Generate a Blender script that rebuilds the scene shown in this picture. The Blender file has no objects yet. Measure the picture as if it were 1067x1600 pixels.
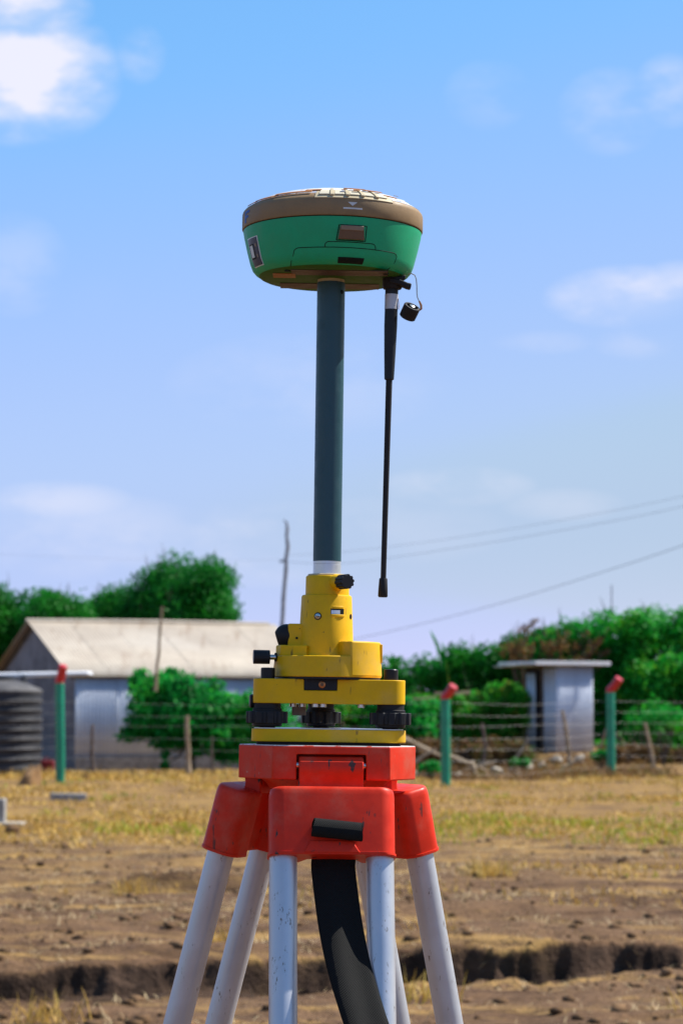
import bpy, bmesh, math, random
import numpy as np
from mathutils import Vector, Matrix

random.seed(7)
rng = np.random.default_rng(11)
R = math.radians
SC = bpy.context.scene
COL = SC.collection

# ------------------------------------------------------------------ camera
FPX = 3800.0                       # focal length in pixels of a 1600 px high frame (85.5 mm)
EYE = Vector((0, 0, 1.2))
PITCH = math.atan(305 / FPX)
cam_d = bpy.data.cameras.new('camera')
cam = bpy.data.objects.new('camera', cam_d)
COL.objects.link(cam)
cam.location = EYE
cam.rotation_euler = (math.pi / 2 + PITCH, 0, 0)
cam_d.lens = 85.5
cam_d.sensor_width = 36
cam_d.clip_start = 0.05
cam_d.clip_end = 6000
cam_d.dof.use_dof = True
cam_d.dof.focus_distance = 2.53
cam_d.dof.aperture_fstop = 15
SC.camera = cam

# ------------------------------------------------------------------ sky and sun
SUN_EL, SUN_AZ = R(51), R(20)      # azimuth from +x towards +y (right of the camera, a little beyond)
world = bpy.data.worlds.new('World')
SC.world = world
world.use_nodes = True
wn = world.node_tree.nodes
wl = world.node_tree.links
wn.clear()
def wnode(t, **k):
    n = wn.new(t)
    for a, b in k.items():
        setattr(n, a, b)
    return n
w_out = wnode('ShaderNodeOutputWorld')
w_bg = wnode('ShaderNodeBackground')
w_bg.inputs['Strength'].default_value = 0.0926
w_sky = wnode('ShaderNodeTexSky', sky_type='NISHITA')
w_sky.sun_disc = False
w_sky.sun_elevation = SUN_EL
w_sky.sun_rotation = math.pi / 2 - SUN_AZ
w_sky.altitude = 1500
w_sky.air_density = 1.0
w_sky.dust_density = 0.35
w_sky.ozone_density = 3.0
# one even colour grade for the whole sky (the photograph is strongly graded towards clear blue)
w_sep = wnode('ShaderNodeSeparateColor'); wl.new(w_sky.outputs['Color'], w_sep.inputs[0])
w_com = wnode('ShaderNodeCombineColor')
for ch, pts_c in (('Red', ((0,0),(.10,.095),(.162,.141),(.193,.194),(.246,.257),(.323,.303),(.449,.328),(.70,.44),(1,.55))),
                  ('Green', ((0,0),(.10,.125),(.18,.235),(.279,.342),(.327,.363),(.404,.388),(.496,.412),(.607,.410),(.8,.47),(1,.56))),
                  ('Blue', ((0,0),(.15,.20),(.30,.41),(.40,.55),(.497,.662),(.545,.668),(.622,.662),(.677,.63),(.703,.560),(.85,.515),(1,.53)))):
    dv = wnode('ShaderNodeMath', operation='MULTIPLY'); dv.inputs[1].default_value = .1
    wl.new(w_sep.outputs[ch], dv.inputs[0])
    fc = wnode('ShaderNodeFloatCurve'); cv = fc.mapping.curves[0]
    while len(cv.points) < len(pts_c): cv.points.new(.5, .5)
    for p_c, q_c in zip(cv.points, pts_c): p_c.location = q_c
    fc.mapping.update()
    wl.new(dv.outputs[0], fc.inputs['Value'])
    mu = wnode('ShaderNodeMath', operation='MULTIPLY'); mu.inputs[1].default_value = 10.
    wl.new(fc.outputs[0], mu.inputs[0]); wl.new(mu.outputs[0], w_com.inputs[ch])
w_tc = wnode('ShaderNodeTexCoord')
def wmath(op, a, b=None, clamp=False):
    n = wnode('ShaderNodeMath', operation=op, use_clamp=clamp)
    for i, v in enumerate((a, b)):
        if v is None: continue
        if isinstance(v, (int, float)): n.inputs[i].default_value = v
        else: wl.new(v, n.inputs[i])
    return n.outputs[0]
def pixdir(px, py):
    el = PITCH + math.atan((800 - py) / FPX)
    az = math.atan((px - 533.5) / FPX)
    return Vector((math.sin(az) * math.cos(el), math.cos(az) * math.cos(el), math.sin(el)))
w_nz = wnode('ShaderNodeTexNoise')
w_nz.inputs['Scale'].default_value = 34
w_nz.inputs['Detail'].default_value = 7
w_nz.inputs['Roughness'].default_value = 0.58
w_map = wnode('ShaderNodeMapping')
w_map.inputs['Scale'].default_value = (0.55, 1, 1.15)
wl.new(w_tc.outputs['Generated'], w_map.inputs['Vector'])
wl.new(w_map.outputs['Vector'], w_nz.inputs['Vector'])
# cloud banks: centre (direction), angular half sizes, density
clouds = []
for px, py, hx, hy, d in ((25, 122, 112, 82, 1.0), (30, 25, 76, 46, .85), (214, 88, 30, 34, .30), (985, 468, 95, 36, .62), (1065, 460, 55, 34, .45),
                          (1055, 150, 42, 42, .42), (960, 180, 60, 50, .22), (765, 150, 50, 40, .10), (715, 760, 90, 24, .28), (880, 790, 70, 20, .14), (90, 788, 90, 26, .32),
                          (150, 465, 40, 30, .14), (1000, 540, 50, 20, .14), (850, 537, 60, 14, .10), (420, 850, 130, 50, .24), (130, 840, 160, 50, .2), (20, 420, 60, 60, .14), (480, 600, 160, 60, .1), (600, 830, 140, 40, .08)):
    clouds.append((pixdir(px, py), hx / FPX, hy / FPX, d))
# the same broken cloud goes on round the whole sky
crng = random.Random(5)
for i in range(26):
    az = crng.uniform(0.30, 2 * math.pi - 0.30)
    el = crng.uniform(0.03, 0.55)
    clouds.append((Vector((math.sin(az) * math.cos(el), math.cos(az) * math.cos(el), math.sin(el))), crng.uniform(.03, .09), crng.uniform(.012, .035), crng.uniform(.3, .9)))
w_sub = None
acc = None
for c, hx, hy, d in clouds:
    # local axes of the bank
    up = Vector((0, 0, 1)); rt = c.cross(up).normalized(); u2 = rt.cross(c).normalized()
    def dot(vec):
        n = wnode('ShaderNodeVectorMath', operation='DOT_PRODUCT')
        wl.new(w_tc.outputs['Generated'], n.inputs[0]); n.inputs[1].default_value = vec
        return n.outputs['Value']
    a = dot(rt / hx); b = dot(u2 / hy); fr = dot(c)
    r2 = wmath('ADD', wmath('MULTIPLY', a, a), wmath('MULTIPLY', b, b))
    r2 = wmath('ADD', r2, wmath('MULTIPLY', wmath('LESS_THAN', fr, 0.0), 50.0))
    g = wmath('MULTIPLY', wmath('SUBTRACT', 1.0, wmath('MULTIPLY', r2, 0.5), True), d)
    acc = g if acc is None else wmath('MAXIMUM', acc, g)
w_r = wnode('ShaderNodeMapRange', interpolation_type='SMOOTHSTEP')
w_r.inputs['From Min'].default_value = 0.38
w_r.inputs['From Max'].default_value = 0.64
wl.new(w_nz.outputs['Fac'], w_r.inputs['Value'])
cov = wmath('MULTIPLY', wmath('POWER', acc, 0.8), wmath('ADD', w_r.outputs['Result'], wmath('MULTIPLY', acc, 0.45)), True)
cov = wmath('MULTIPLY', cov, 0.92)
w_cl = wnode('ShaderNodeMix', data_type='RGBA')
w_cl.inputs['B'].default_value = (6.1, 6.0, 6.7, 1)      # sunlit cloud, same units as the sky radiance
wl.new(cov, w_cl.inputs['Factor'])
wl.new(w_com.outputs[0], w_cl.inputs['A'])
wl.new(w_cl.outputs['Result'], w_bg.inputs['Color'])
wl.new(w_bg.outputs[0], w_out.inputs['Surface'])

sun_d = bpy.data.lights.new('sun', 'SUN')
sun_d.energy = 5.0
sun_d.angle = R(0.5)
sun_d.color = (1.0, 0.95, 0.86)
sun = bpy.data.objects.new('sun', sun_d)
COL.objects.link(sun)
sdir = Vector((math.cos(SUN_EL) * math.cos(SUN_AZ), math.cos(SUN_EL) * math.sin(SUN_AZ), math.sin(SUN_EL)))
sun.rotation_euler = sdir.to_track_quat('Z', 'Y').to_euler()
sun.location = sdir * 60

vs = SC.view_settings
vs.view_transform = 'Standard'
vs.look = 'None'
vs.exposure = 0.70
vs.gamma = 1.0
vs.use_curve_mapping = False
SC.render.engine = 'CYCLES'
SC.cycles.use_denoising = True
SC.cycles.max_bounces = 6
SC.cycles.transparent_max_bounces = 8

# ------------------------------------------------------------------ helpers
def at(px, py, Y):
    """point at forward distance Y seen at photo pixel (px, py)"""
    v = (800 - py) / FPX
    # ray in camera frame: (u, v, -1) rotated by the pitch
    u = (px - 533.5) / FPX
    c, s = math.cos(PITCH), math.sin(PITCH)
    ry = c - v * s
    rz = s + v * c
    k = Y / ry
    return Vector((u * k, Y, EYE.z + rz * k))
def ground_y(py):
    return at(0, py, 1.0) and 1.2 / -((math.sin(PITCH) + (800 - py) / FPX * math.cos(PITCH)) / (math.cos(PITCH) - (800 - py) / FPX * math.sin(PITCH)))

class MB:
    """collects vertices and faces for one mesh"""
    def __init__(s): s.v = []; s.f = []
    def add(s, v, f):
        o = len(s.v); s.v += [tuple(p) for p in v]; s.f += [tuple(i + o for i in q) for q in f]
        return s
    def box(s, c, d, rot=None):
        x, y, z = d[0] / 2, d[1] / 2, d[2] / 2
        vs_ = [Vector(p) for p in ((-x,-y,-z),(x,-y,-z),(x,y,-z),(-x,y,-z),(-x,-y,z),(x,-y,z),(x,y,z),(-x,y,z))]
        if rot is not None: vs_ = [rot @ p for p in vs_]
        return s.add([p + Vector(c) for p in vs_], [(0,3,2,1),(4,5,6,7),(0,1,5,4),(1,2,6,5),(2,3,7,6),(3,0,4,7)])
    def lathe(s, prof, n=48, c=(0,0,0), a0=0.0, axis=None, caps=True):
        """prof: list of (radius, z)"""
        m = Vector((0,0,1)).rotation_difference(Vector(axis)).to_matrix() if axis is not None else Matrix.Identity(3)
        v = []
        for r, z in prof:
            for i in range(n):
                a = a0 + 2 * math.pi * i / n
                v.append(m @ Vector((r * math.cos(a), r * math.sin(a), z)) + Vector(c))
        f = []
        for k in range(len(prof) - 1):
            for i in range(n):
                j = (i + 1) % n
                f.append((k*n+i, k*n+j, (k+1)*n+j, (k+1)*n+i))
        if caps:
            f.append(tuple(range(n - 1, -1, -1)))
            f.append(tuple((len(prof)-1)*n + i for i in range(n)))
        return s.add(v, f)
    def prism(s, poly, z0, z1, c=(0,0,0), top_scale=None, m=None):
        n = len(poly)
        ts = top_scale or 1.0
        v = [Vector((p[0], p[1], z0)) for p in poly] + [Vector((p[0]*ts, p[1]*ts, z1)) for p in poly]
        if m is not None: v = [m @ p for p in v]
        v = [p + Vector(c) for p in v]
        f = [tuple(range(n-1,-1,-1)), tuple(range(n, 2*n))] + [(i, (i+1)%n, n+(i+1)%n, n+i) for i in range(n)]
        return s.add(v, f)
    def tube(s, pts, rad, n=10, caps=True):
        pts = [Vector(p) for p in pts]
        if not hasattr(rad, '__len__'): rad = [rad] * len(pts)
        v = []; f = []
        t0 = (pts[1] - pts[0]).normalized()
        ref = Vector((0,0,1)) if abs(t0.z) < .9 else Vector((1,0,0))
        nx = t0.cross(ref).normalized()
        for i, p in enumerate(pts):
            t = (pts[min(i+1,len(pts)-1)] - pts[max(i-1,0)]).normalized()
            nx = (nx - t * nx.dot(t)).normalized()
            ny = t.cross(nx)
            for k in range(n):
                a = 2*math.pi*k/n
                v.append(p + (nx*math.cos(a) + ny*math.sin(a)) * rad[i])
        for i in range(len(pts)-1):
            for k in range(n):
                j = (k+1)%n
                f.append((i*n+k, i*n+j, (i+1)*n+j, (i+1)*n+k))
        if caps:
            f.append(tuple(range(n-1,-1,-1))); f.append(tuple((len(pts)-1)*n+k for k in range(n)))
        return s.add(v, f)
    def strip(s, pts, wid, nrm, th):
        """a flat band along pts; wid and nrm per point"""
        v = []; n = len(pts)
        for p, w, q in zip(pts, wid, nrm):
            p = Vector(p); w = Vector(w); q = Vector(q) * th / 2
            v += [p - w - q, p + w - q, p + w + q, p - w + q]
        f = []
        for i in range(n - 1):
            for k in range(4):
                j = (k+1) % 4
                f.append((i*4+k, i*4+j, i*4+4+j, i*4+4+k))
        f += [(3,2,1,0), tuple((n-1)*4+k for k in range(4))]
        return s.add(v, f)
    def build(s, name, mat, parent=None, off=None, smooth=40, bevel=0, seg=2):
        me = bpy.data.meshes.new(name)
        vv = s.v if off is None else [(p[0]-off[0], p[1]-off[1], p[2]-off[2]) for p in s.v]
        me.from_pydata(vv, [], s.f)
        if smooth:
            me.shade_smooth()
            me.set_sharp_from_angle(angle=R(smooth))
        me.materials.append(mat)
        o = bpy.data.objects.new(name, me)
        COL.objects.link(o)
        if parent is not None: o.parent = parent
        if bevel:
            b = o.modifiers.new('bevel', 'BEVEL'); b.width = bevel; b.segments = seg; b.limit_method = 'ANGLE'; b.angle_limit = R(35)
            b.harden_normals = False
        return o

def raw(name, v, f, mat, parent=None, smooth=False):
    """fast mesh from numpy arrays; f is (n,3) or (n,4)"""
    me = bpy.data.meshes.new(name)
    v = np.asarray(v, np.float32); f = np.asarray(f, np.int32)
    me.vertices.add(len(v)); me.vertices.foreach_set('co', v.ravel())
    k = f.shape[1]
    me.loops.add(f.size); me.loops.foreach_set('vertex_index', f.ravel())
    me.polygons.add(len(f)); me.polygons.foreach_set('loop_start', np.arange(0, f.size, k, dtype=np.int32))
    me.update(calc_edges=True)
    if smooth: me.shade_smooth()
    me.materials.append(mat)
    o = bpy.data.objects.new(name, me); COL.objects.link(o)
    if parent is not None: o.parent = parent
    return o

def tag(o, label=None, cat=None, group=None, kind=None):
    for k, x in (('label', label), ('category', cat), ('group', group), ('kind', kind)):
        if x: o[k] = x
    return o
def empty(name, loc, label=None, cat=None, group=None, rot=(0,0,0)):
    o = bpy.data.objects.new(name, None); COL.objects.link(o)
    o.location = loc; o.rotation_euler = rot; o.empty_display_size = .05
    return tag(o, label, cat, group)

# ------------------------------------------------------------------ materials
def new_mat(name):
    m = bpy.data.materials.new(name); m.use_nodes = True
    nt = m.node_tree
    return m, nt, nt.nodes['Principled BSDF']
def ramp(nt, fac, stops):
    r = nt.nodes.new('ShaderNodeValToRGB')
    while len(r.color_ramp.elements) < len(stops): r.color_ramp.elements.new(0.5)
    for e, (p, c) in zip(r.color_ramp.elements, stops):
        e.position = p; e.color = (*c, 1) if len(c) == 3 else c
    nt.links.new(fac, r.inputs['Fac'])
    return r.outputs['Color']
def noise(nt, scale, detail=4, rough=.55, vec=None, mapscale=None, obj=True):
    n = nt.nodes.new('ShaderNodeTexNoise')
    n.inputs['Scale'].default_value = scale; n.inputs['Detail'].default_value = detail; n.inputs['Roughness'].default_value = rough
    if vec is None:
        tc = nt.nodes.new('ShaderNodeTexCoord'); vec = tc.outputs['Object']
    if mapscale:
        mp = nt.nodes.new('ShaderNodeMapping'); mp.inputs['Scale'].default_value = mapscale
        nt.links.new(vec, mp.inputs['Vector']); vec = mp.outputs['Vector']
    nt.links.new(vec, n.inputs['Vector'])
    return n.outputs['Fac']
def mixc(nt, fac, a, b, mode='MIX'):
    n = nt.nodes.new('ShaderNodeMix'); n.data_type = 'RGBA'; n.blend_type = mode
    for key, val in (('Factor', fac), ('A', a), ('B', b)):
        s = n.inputs[key]
        if isinstance(val, (int, float)): s.default_value = val
        elif isinstance(val, tuple): s.default_value = (*val, 1) if len(val) == 3 else val
        else: nt.links.new(val, s)
    return n.outputs['Result']
def mrange(nt, v, a, b, c=0., d=1., smooth=True):
    n = nt.nodes.new('ShaderNodeMapRange'); n.interpolation_type = 'SMOOTHSTEP' if smooth else 'LINEAR'
    for k, x in (('From Min', a), ('From Max', b), ('To Min', c), ('To Max', d)): n.inputs[k].default_value = x
    nt.links.new(v, n.inputs['Value'])
    return n.outputs['Result']
def bump(nt, bsdf, h, strength=.3, dist=.001):
    b = nt.nodes.new('ShaderNodeBump'); b.inputs['Strength'].default_value = strength; b.inputs['Distance'].default_value = dist
    nt.links.new(h, b.inputs['Height']); nt.links.new(b.outputs['Normal'], bsdf.inputs['Normal'])

def paint(name, col, rough=.4, dirt=(.05,.04,.03), dirt_amt=.35, metal=0., orange=.0, chip=None, chip_scale=160, chip_th=.68, spec=.22, var=.10, scale=60, chip_map=None, scratch=None):
    """hard paint or plastic with grime, small chips and a fine surface grain"""
    m, nt, b = new_mat(name)
    n1 = noise(nt, scale, 5, .6)
    n2 = noise(nt, scale * 6, 3, .6)
    c = mixc(nt, mrange(nt, n1, .3, .75), tuple(x * (1 - var) for x in col), tuple(min(1, x * (1 + var)) for x in col))
    c = mixc(nt, mrange(nt, n1, .56, .82, 0, dirt_amt), c, dirt)
    c = mixc(nt, mrange(nt, n2, .66, .80, 0, dirt_amt * .9), c, dirt)
    if chip:
        n3 = noise(nt, chip_scale, 3, .6, mapscale=chip_map)
        c = mixc(nt, mrange(nt, n3, chip_th, chip_th + .03), c, chip)
    if scratch:
        n5 = noise(nt, 26, 2, .5, mapscale=(9, 9, .9)); n6 = noise(nt, 45, 3, .6)
        sm = nt.nodes.new('ShaderNodeMath'); sm.operation = 'MULTIPLY'
        nt.links.new(mrange(nt, n5, .655, .69), sm.inputs[0]); nt.links.new(mrange(nt, n6, .52, .60, 0, .8), sm.inputs[1])
        c = mixc(nt, sm.outputs[0], c, scratch)
        n7 = noise(nt, 14, 5, .65)
        c = mixc(nt, mrange(nt, n7, .48, .72, 0, .22), c, (.42, .30, .20))
    nt.links.new(c, b.inputs['Base Color'])
    nt.links.new(mrange(nt, n1, .3, .8, rough * .85, min(1, rough * 1.3)), b.inputs['Roughness'])
    b.inputs['Metallic'].default_value = metal
    b.inputs['Specular IOR Level'].default_value = spec
    if orange:
        bump(nt, b, noise(nt, 900, 2, .5), orange, .0004)
    return m

M = {}
M['yellow'] = paint('yellow_enamel', (.74, .415, .0015), .5, dirt=(.25,.12,.003), dirt_amt=.15, orange=.35, chip=(.10,.06,.02), chip_scale=200, chip_th=.715, var=.06, scratch=(.20,.11,.02))
M['red'] = paint('red_enamel', (.66, .026, .006), .44, dirt=(.30,.012,.006), dirt_amt=.3, orange=.15, chip=(.07,.04,.035), chip_scale=60, chip_th=.655, var=.10, chip_map=(1.6,1.6,.45), scratch=(.06,.03,.025))
M['red_worn'] = paint('red_enamel_worn', (.66, .029, .007), .46, dirt=(.35,.02,.01), dirt_amt=.35, orange=.2, chip=(.50,.24,.20), chip_scale=170, chip_th=.70, var=.10, scratch=(.07,.04,.035))
M['green'] = paint('green_plastic', (.001, .35, .15), .5, dirt=(.01,.06,.03), dirt_amt=.35, orange=.25, spec=.4, var=.06)
M['tan'] = paint('tan_rubber', (.26, .165, .078), .55, dirt=(.07,.05,.03), dirt_amt=.3, orange=.3, spec=.35)
M['cell'] = paint('cream_plastic', (.60, .54, .40), .5, dirt=(.4,.25,.1), dirt_amt=.45)
M['tan_light'] = paint('tan_plastic_pale', (.52, .43, .27), .5, dirt=(.3,.18,.08), dirt_amt=.5)
M['latch'] = paint('brown_plastic', (.15, .085, .05), .35, dirt=(.05,.03,.02))
M['latch_top'] = paint('brown_plastic_worn', (.25, .19, .14), .4)
M['under'] = paint('dark_label_plate', (.090, .055, .045), .5, dirt=(.03,.02,.02))
M['under_green'] = paint('green_plastic_dusty', (.035, .11, .012), .6, dirt=(.13,.085,.015), dirt_amt=.6, var=.2)
M['orange_label'] = paint('orange_label', (.30, .12, .035), .5)
M['pole'] = paint('teal_paint', (.010, .058, .075), .42, dirt=(.015,.03,.035), dirt_amt=.35, orange=.2, spec=.5, chip=(.3,.28,.2), chip_scale=110, chip_th=.79)
M['black'] = paint('black_plastic', (.014, .014, .017), .42, dirt=(.05,.045,.04), dirt_amt=.3, orange=.2)
M['rubber'] = paint('black_rubber', (.018, .016, .017), .6, dirt=(.07,.05,.04), dirt_amt=.4)
M['antenna'] = paint('antenna_sleeve', (.016, .018, .022), .45, dirt=(.05,.05,.05), dirt_amt=.25)
M['alu_bright'] = paint('machined_aluminium', (.62, .63, .66), .32, dirt=(.3,.3,.32), dirt_amt=.5, metal=.75, chip=(.12,.12,.2), chip_scale=130, chip_th=.72)
M['steel'] = paint('steel', (.55, .54, .52), .25, dirt=(.2,.2,.2), metal=1.)
M['copper'] = paint('copper_screw', (.45, .18, .07), .35, metal=.8)
M['label_silver'] = paint('silver_label', (.50, .49, .52), .4, dirt=(.08,.05,.05), dirt_amt=.4, metal=.2, chip=(.05,.03,.02), chip_scale=170, chip_th=.70)
M['paper_brown'] = paint('peeled_film', (.36, .15, .05), .6, dirt=(.7,.55,.35), dirt_amt=.6, scale=200)
M['white_print'] = paint('white_print', (.62, .62, .62), .5, dirt_amt=.3)
M['blue_print'] = paint('blue_print', (.01, .05, .30), .45, dirt_amt=.2)
M['panel'] = paint('dark_panel', (.045, .05, .08), .3, dirt_amt=.2)
M['screen'] = paint('grey_screen', (.62, .66, .66), .15, dirt_amt=.1)
M['seam'] = paint('seam_gap', (.004, .008, .006), .7)
M['wire_steel'] = paint('braided_wire', (.35, .32, .27), .35, metal=.9)

# anodised leg tubes with scuffs
def leg_mat():
    m, nt, b = new_mat('anodised_aluminium_tube')
    n1 = noise(nt, 30, 5, .6)
    c = mixc(nt, mrange(nt, n1, .3, .8), (.50, .515, .56), (.57, .585, .63))
    n3 = noise(nt, 90, 4, .7, mapscale=(1, 1, .35))
    n4 = noise(nt, 420, 3, .7, mapscale=(1, 1, .22))
    sc = nt.nodes.new('ShaderNodeMath'); sc.operation = 'MULTIPLY'
    nt.links.new(mrange(nt, n3, .56, .64), sc.inputs[0]); nt.links.new(mrange(nt, n4, .54, .62), sc.inputs[1])
    c = mixc(nt, sc.outputs[0], c, (.20, .17, .14))
    nt.links.new(c, b.inputs['Base Color'])
    b.inputs['Metallic'].default_value = .45
    nt.links.new(mrange(nt, n1, .3, .8, .32, .46), b.inputs['Roughness'])
    return m
M['leg'] = leg_mat()

# white radome film that flakes: pale plastic, peeled patches of brown adhesive
def dome_mat():
    m, nt, b = new_mat('peeling_white_radome')
    n1 = noise(nt, 28, 6, .65)
    n2 = noise(nt, 150, 4, .6, mapscale=(1, .35, 1))
    c = mixc(nt, mrange(nt, n1, .35, .7), (.80, .80, .82), (.62, .64, .68))
    c = mixc(nt, mrange(nt, n2, .60, .66, 0, .75), c, (.50, .30, .13))
    nt.links.new(c, b.inputs['Base Color'])
    b.inputs['Roughness'].default_value = .3
    bump(nt, b, n1, .6, .004)
    return m
M['dome'] = dome_mat()

# woven webbing
def web_mat():
    m, nt, b = new_mat('black_webbing')
    tc = nt.nodes.new('ShaderNodeTexCoord')
    sep = nt.nodes.new('ShaderNodeSeparateXYZ'); nt.links.new(tc.outputs['UV'], sep.inputs[0])
    def wv(axis, s):
        n = nt.nodes.new('ShaderNodeMath'); n.operation = 'MULTIPLY'; n.inputs[1].default_value = s
        nt.links.new(sep.outputs[axis], n.inputs[0])
        k = nt.nodes.new('ShaderNodeMath'); k.operation = 'SINE'; nt.links.new(n.outputs[0], k.inputs[0])
        return k.outputs[0]
    a = wv('X', 2*math.pi*26); bb = wv('Y', 2*math.pi*26)
    mu = nt.nodes.new('ShaderNodeMath'); mu.operation = 'MULTIPLY'; nt.links.new(a, mu.inputs[0]); nt.links.new(bb, mu.inputs[1])
    h = mrange(nt, mu.outputs[0], -.6, .8)
    c = mixc(nt, h, (.003, .003, .004), (.020, .021, .020))
    nt.links.new(c, b.inputs['Base Color'])
    nt.links.new(mrange(nt, mu.outputs[0], -.5, 1, .85, .55), b.inputs['Roughness'])
    b.inputs['Specular IOR Level'].default_value = .18
    bump(nt, b, h, .8, .0012)
    return m
M['web'] = web_mat()

def simple(name, c1, c2, scale, rough=.8, spec=.3, detail=5, mapscale=None, metal=0, bmp=0, bdist=.01):
    m, nt, b = new_mat(name)
    n = noise(nt, scale, detail, .6, mapscale=mapscale)
    nt.links.new(mixc(nt, mrange(nt, n, .3, .7), c1, c2), b.inputs['Base Color'])
    b.inputs['Roughness'].default_value = rough; b.inputs['Specular IOR Level'].default_value = spec
    b.inputs['Metallic'].default_value = metal
    if bmp: bump(nt, b, n, bmp, bdist)
    return m
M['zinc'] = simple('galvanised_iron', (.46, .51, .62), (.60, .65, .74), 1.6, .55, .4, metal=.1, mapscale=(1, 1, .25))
M['zinc_pale'] = simple('bright_zinc', (.50, .48, .44), (.66, .63, .58), 3, .5, .4)
M['zinc_dark'] = simple('dark_galvanised_iron', (.12, .12, .14), (.22, .22, .25), 2.0, .6, .4, metal=.25)  # darker copy of zinc; the shed gable's shade is put into this colour
M['zinc_roof'] = simple('weathered_roof_sheet', (.36, .295, .22), (.44, .37, .285), 1.2, .55, .4, metal=.15, mapscale=(.4, 1, 1))
def roof_mat():
    m, nt, b = new_mat('weathered_roof_sheet')
    n1 = noise(nt, 1.2, 5, .6); n2 = noise(nt, 3.5, 5, .65, mapscale=(1.6, .22, .22)); n3 = noise(nt, .5, 3, .5)
    c = mixc(nt, mrange(nt, n1, .3, .7), (.37, .31, .245), (.46, .395, .315))
    c = mixc(nt, mrange(nt, n2, .52, .72, 0, .55), c, (.24, .16, .10))
    c = mixc(nt, mrange(nt, n3, .45, .65, 0, .35), c, (.50, .455, .39))
    nt.links.new(c, b.inputs['Base Color']); b.inputs['Roughness'].default_value = .6; b.inputs['Metallic'].default_value = .1
    return m
M['zinc_roof'] = roof_mat()
M['timber'] = simple('grey_timber', (.20, .14, .09), (.36, .27, .18), 6, .8, mapscale=(1, 1, .2))
M['timber_dark'] = simple('dark_timber', (.07, .05, .045), (.15, .11, .085), 6, .8, mapscale=(1, 1, .2))
M['pole_wood'] = simple('weathered_pole_wood', (.13, .13, .15), (.24, .23, .24), 6, .85)
M['bark'] = simple('bark', (.06, .045, .03), (.13, .10, .07), 8, .9)
M['tank'] = simple('black_polythene', (.014, .015, .020), (.032, .032, .038), 3, .6, .3)
M['tank_dust'] = simple('dusty_polythene', (.050, .048, .052), (.11, .105, .105), 3, .7)
M['pvc'] = simple('white_pvc', (.66, .67, .70), (.80, .80, .82), 4, .4)
M['post_green'] = simple('green_gloss_paint', (.004, .20, .115), (.006, .26, .15), 5, .35, .5)
M['post_red'] = simple('red_gloss_paint', (.45, .012, .022), (.55, .02, .03), 8, .35, .5)
M['fence_wire'] = simple('galvanised_wire', (.50, .48, .46), (.68, .66, .63), 3, .5, .5, metal=.0)
M['red_plastic'] = simple('dull_red_plastic', (.16, .012, .014), (.24, .02, .02), 8, .6)
M['concrete'] = simple('grey_concrete', (.22, .21, .20), (.36, .34, .32), 9, .9, bmp=.4)
M['rock'] = simple('pale_rock', (.22, .19, .15), (.42, .36, .29), 4, .9, bmp=.5, bdist=.02)
M['cable'] = simple('power_cable', (.26, .28, .34), (.30, .32, .38), 2, .6)
M['deadwood'] = simple('bleached_wood', (.30, .22, .14), (.50, .40, .28), 5, .85)

def leaf_mat(name, cols, trans=.42):
    m, nt, b = new_mat(name)
    g = nt.nodes.new('ShaderNodeNewGeometry')
    n = noise(nt, .9, 3, .6)
    add = nt.nodes.new('ShaderNodeMath'); add.operation = 'MULTIPLY_ADD'; add.inputs[1].default_value = .55
    nt.links.new(g.outputs['Random Per Island'], add.inputs[0])
    sb = nt.nodes.new('ShaderNodeMath'); sb.operation = 'MULTIPLY_ADD'; sb.inputs[1].default_value = 1.6; sb.inputs[2].default_value = -.55
    nt.links.new(n, sb.inputs[0]); nt.links.new(sb.outputs[0], add.inputs[2])
    c = ramp(nt, add.outputs[0], [(i / (len(cols) - 1), x) for i, x in enumerate(cols)])
    nt.links.new(c, b.inputs['Base Color'])
    b.inputs['Roughness'].default_value = .55; b.inputs['Specular IOR Level'].default_value = .18
    t = nt.nodes.new('ShaderNodeBsdfTranslucent'); nt.links.new(c, t.inputs['Color'])
    ms = nt.nodes.new('ShaderNodeMixShader'); ms.inputs[0].default_value = trans
    nt.links.new(b.outputs[0], ms.inputs[1]); nt.links.new(t.outputs[0], ms.inputs[2])
    nt.links.new(ms.outputs[0], nt.nodes['Material Output'].inputs['Surface'])
    return m
M['leaf'] = leaf_mat('tree_leaves', [(.003,.10,.014), (.006,.15,.018), (.014,.21,.014), (.03,.25,.02)])
M['leaf_vine'] = leaf_mat('vine_leaves', [(.003,.11,.016), (.006,.21,.030), (.014,.33,.04), (.08,.44,.03)], .52)
M['leaf_hedge'] = leaf_mat('hedge_leaves', [(.003,.13,.018), (.008,.24,.026), (.018,.33,.022), (.14,.42,.015)])
M['leaf_dry'] = leaf_mat('withered_leaves', [(.07,.035,.014), (.12,.062,.024), (.20,.11,.04), (.05,.12,.025)])
M['leaf_mixed'] = leaf_mat('half_dry_leaves', [(.22,.12,.03), (.03,.28,.015), (.04,.36,.03), (.36,.24,.04)], .55)
M['grass_dry'] = leaf_mat('dry_grass', [(.36,.20,.045), (.52,.31,.065), (.60,.39,.10), (.38,.30,.04)], .2)
M['grass_green'] = leaf_mat('sprouting_grass', [(.22,.26,.015), (.27,.36,.015), (.44,.38,.04), (.10,.28,.012)], .3)
M['straw'] = leaf_mat('loose_straw', [(.25,.17,.09), (.38,.27,.14), (.50,.38,.21), (.30,.20,.09)], .1)

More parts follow.
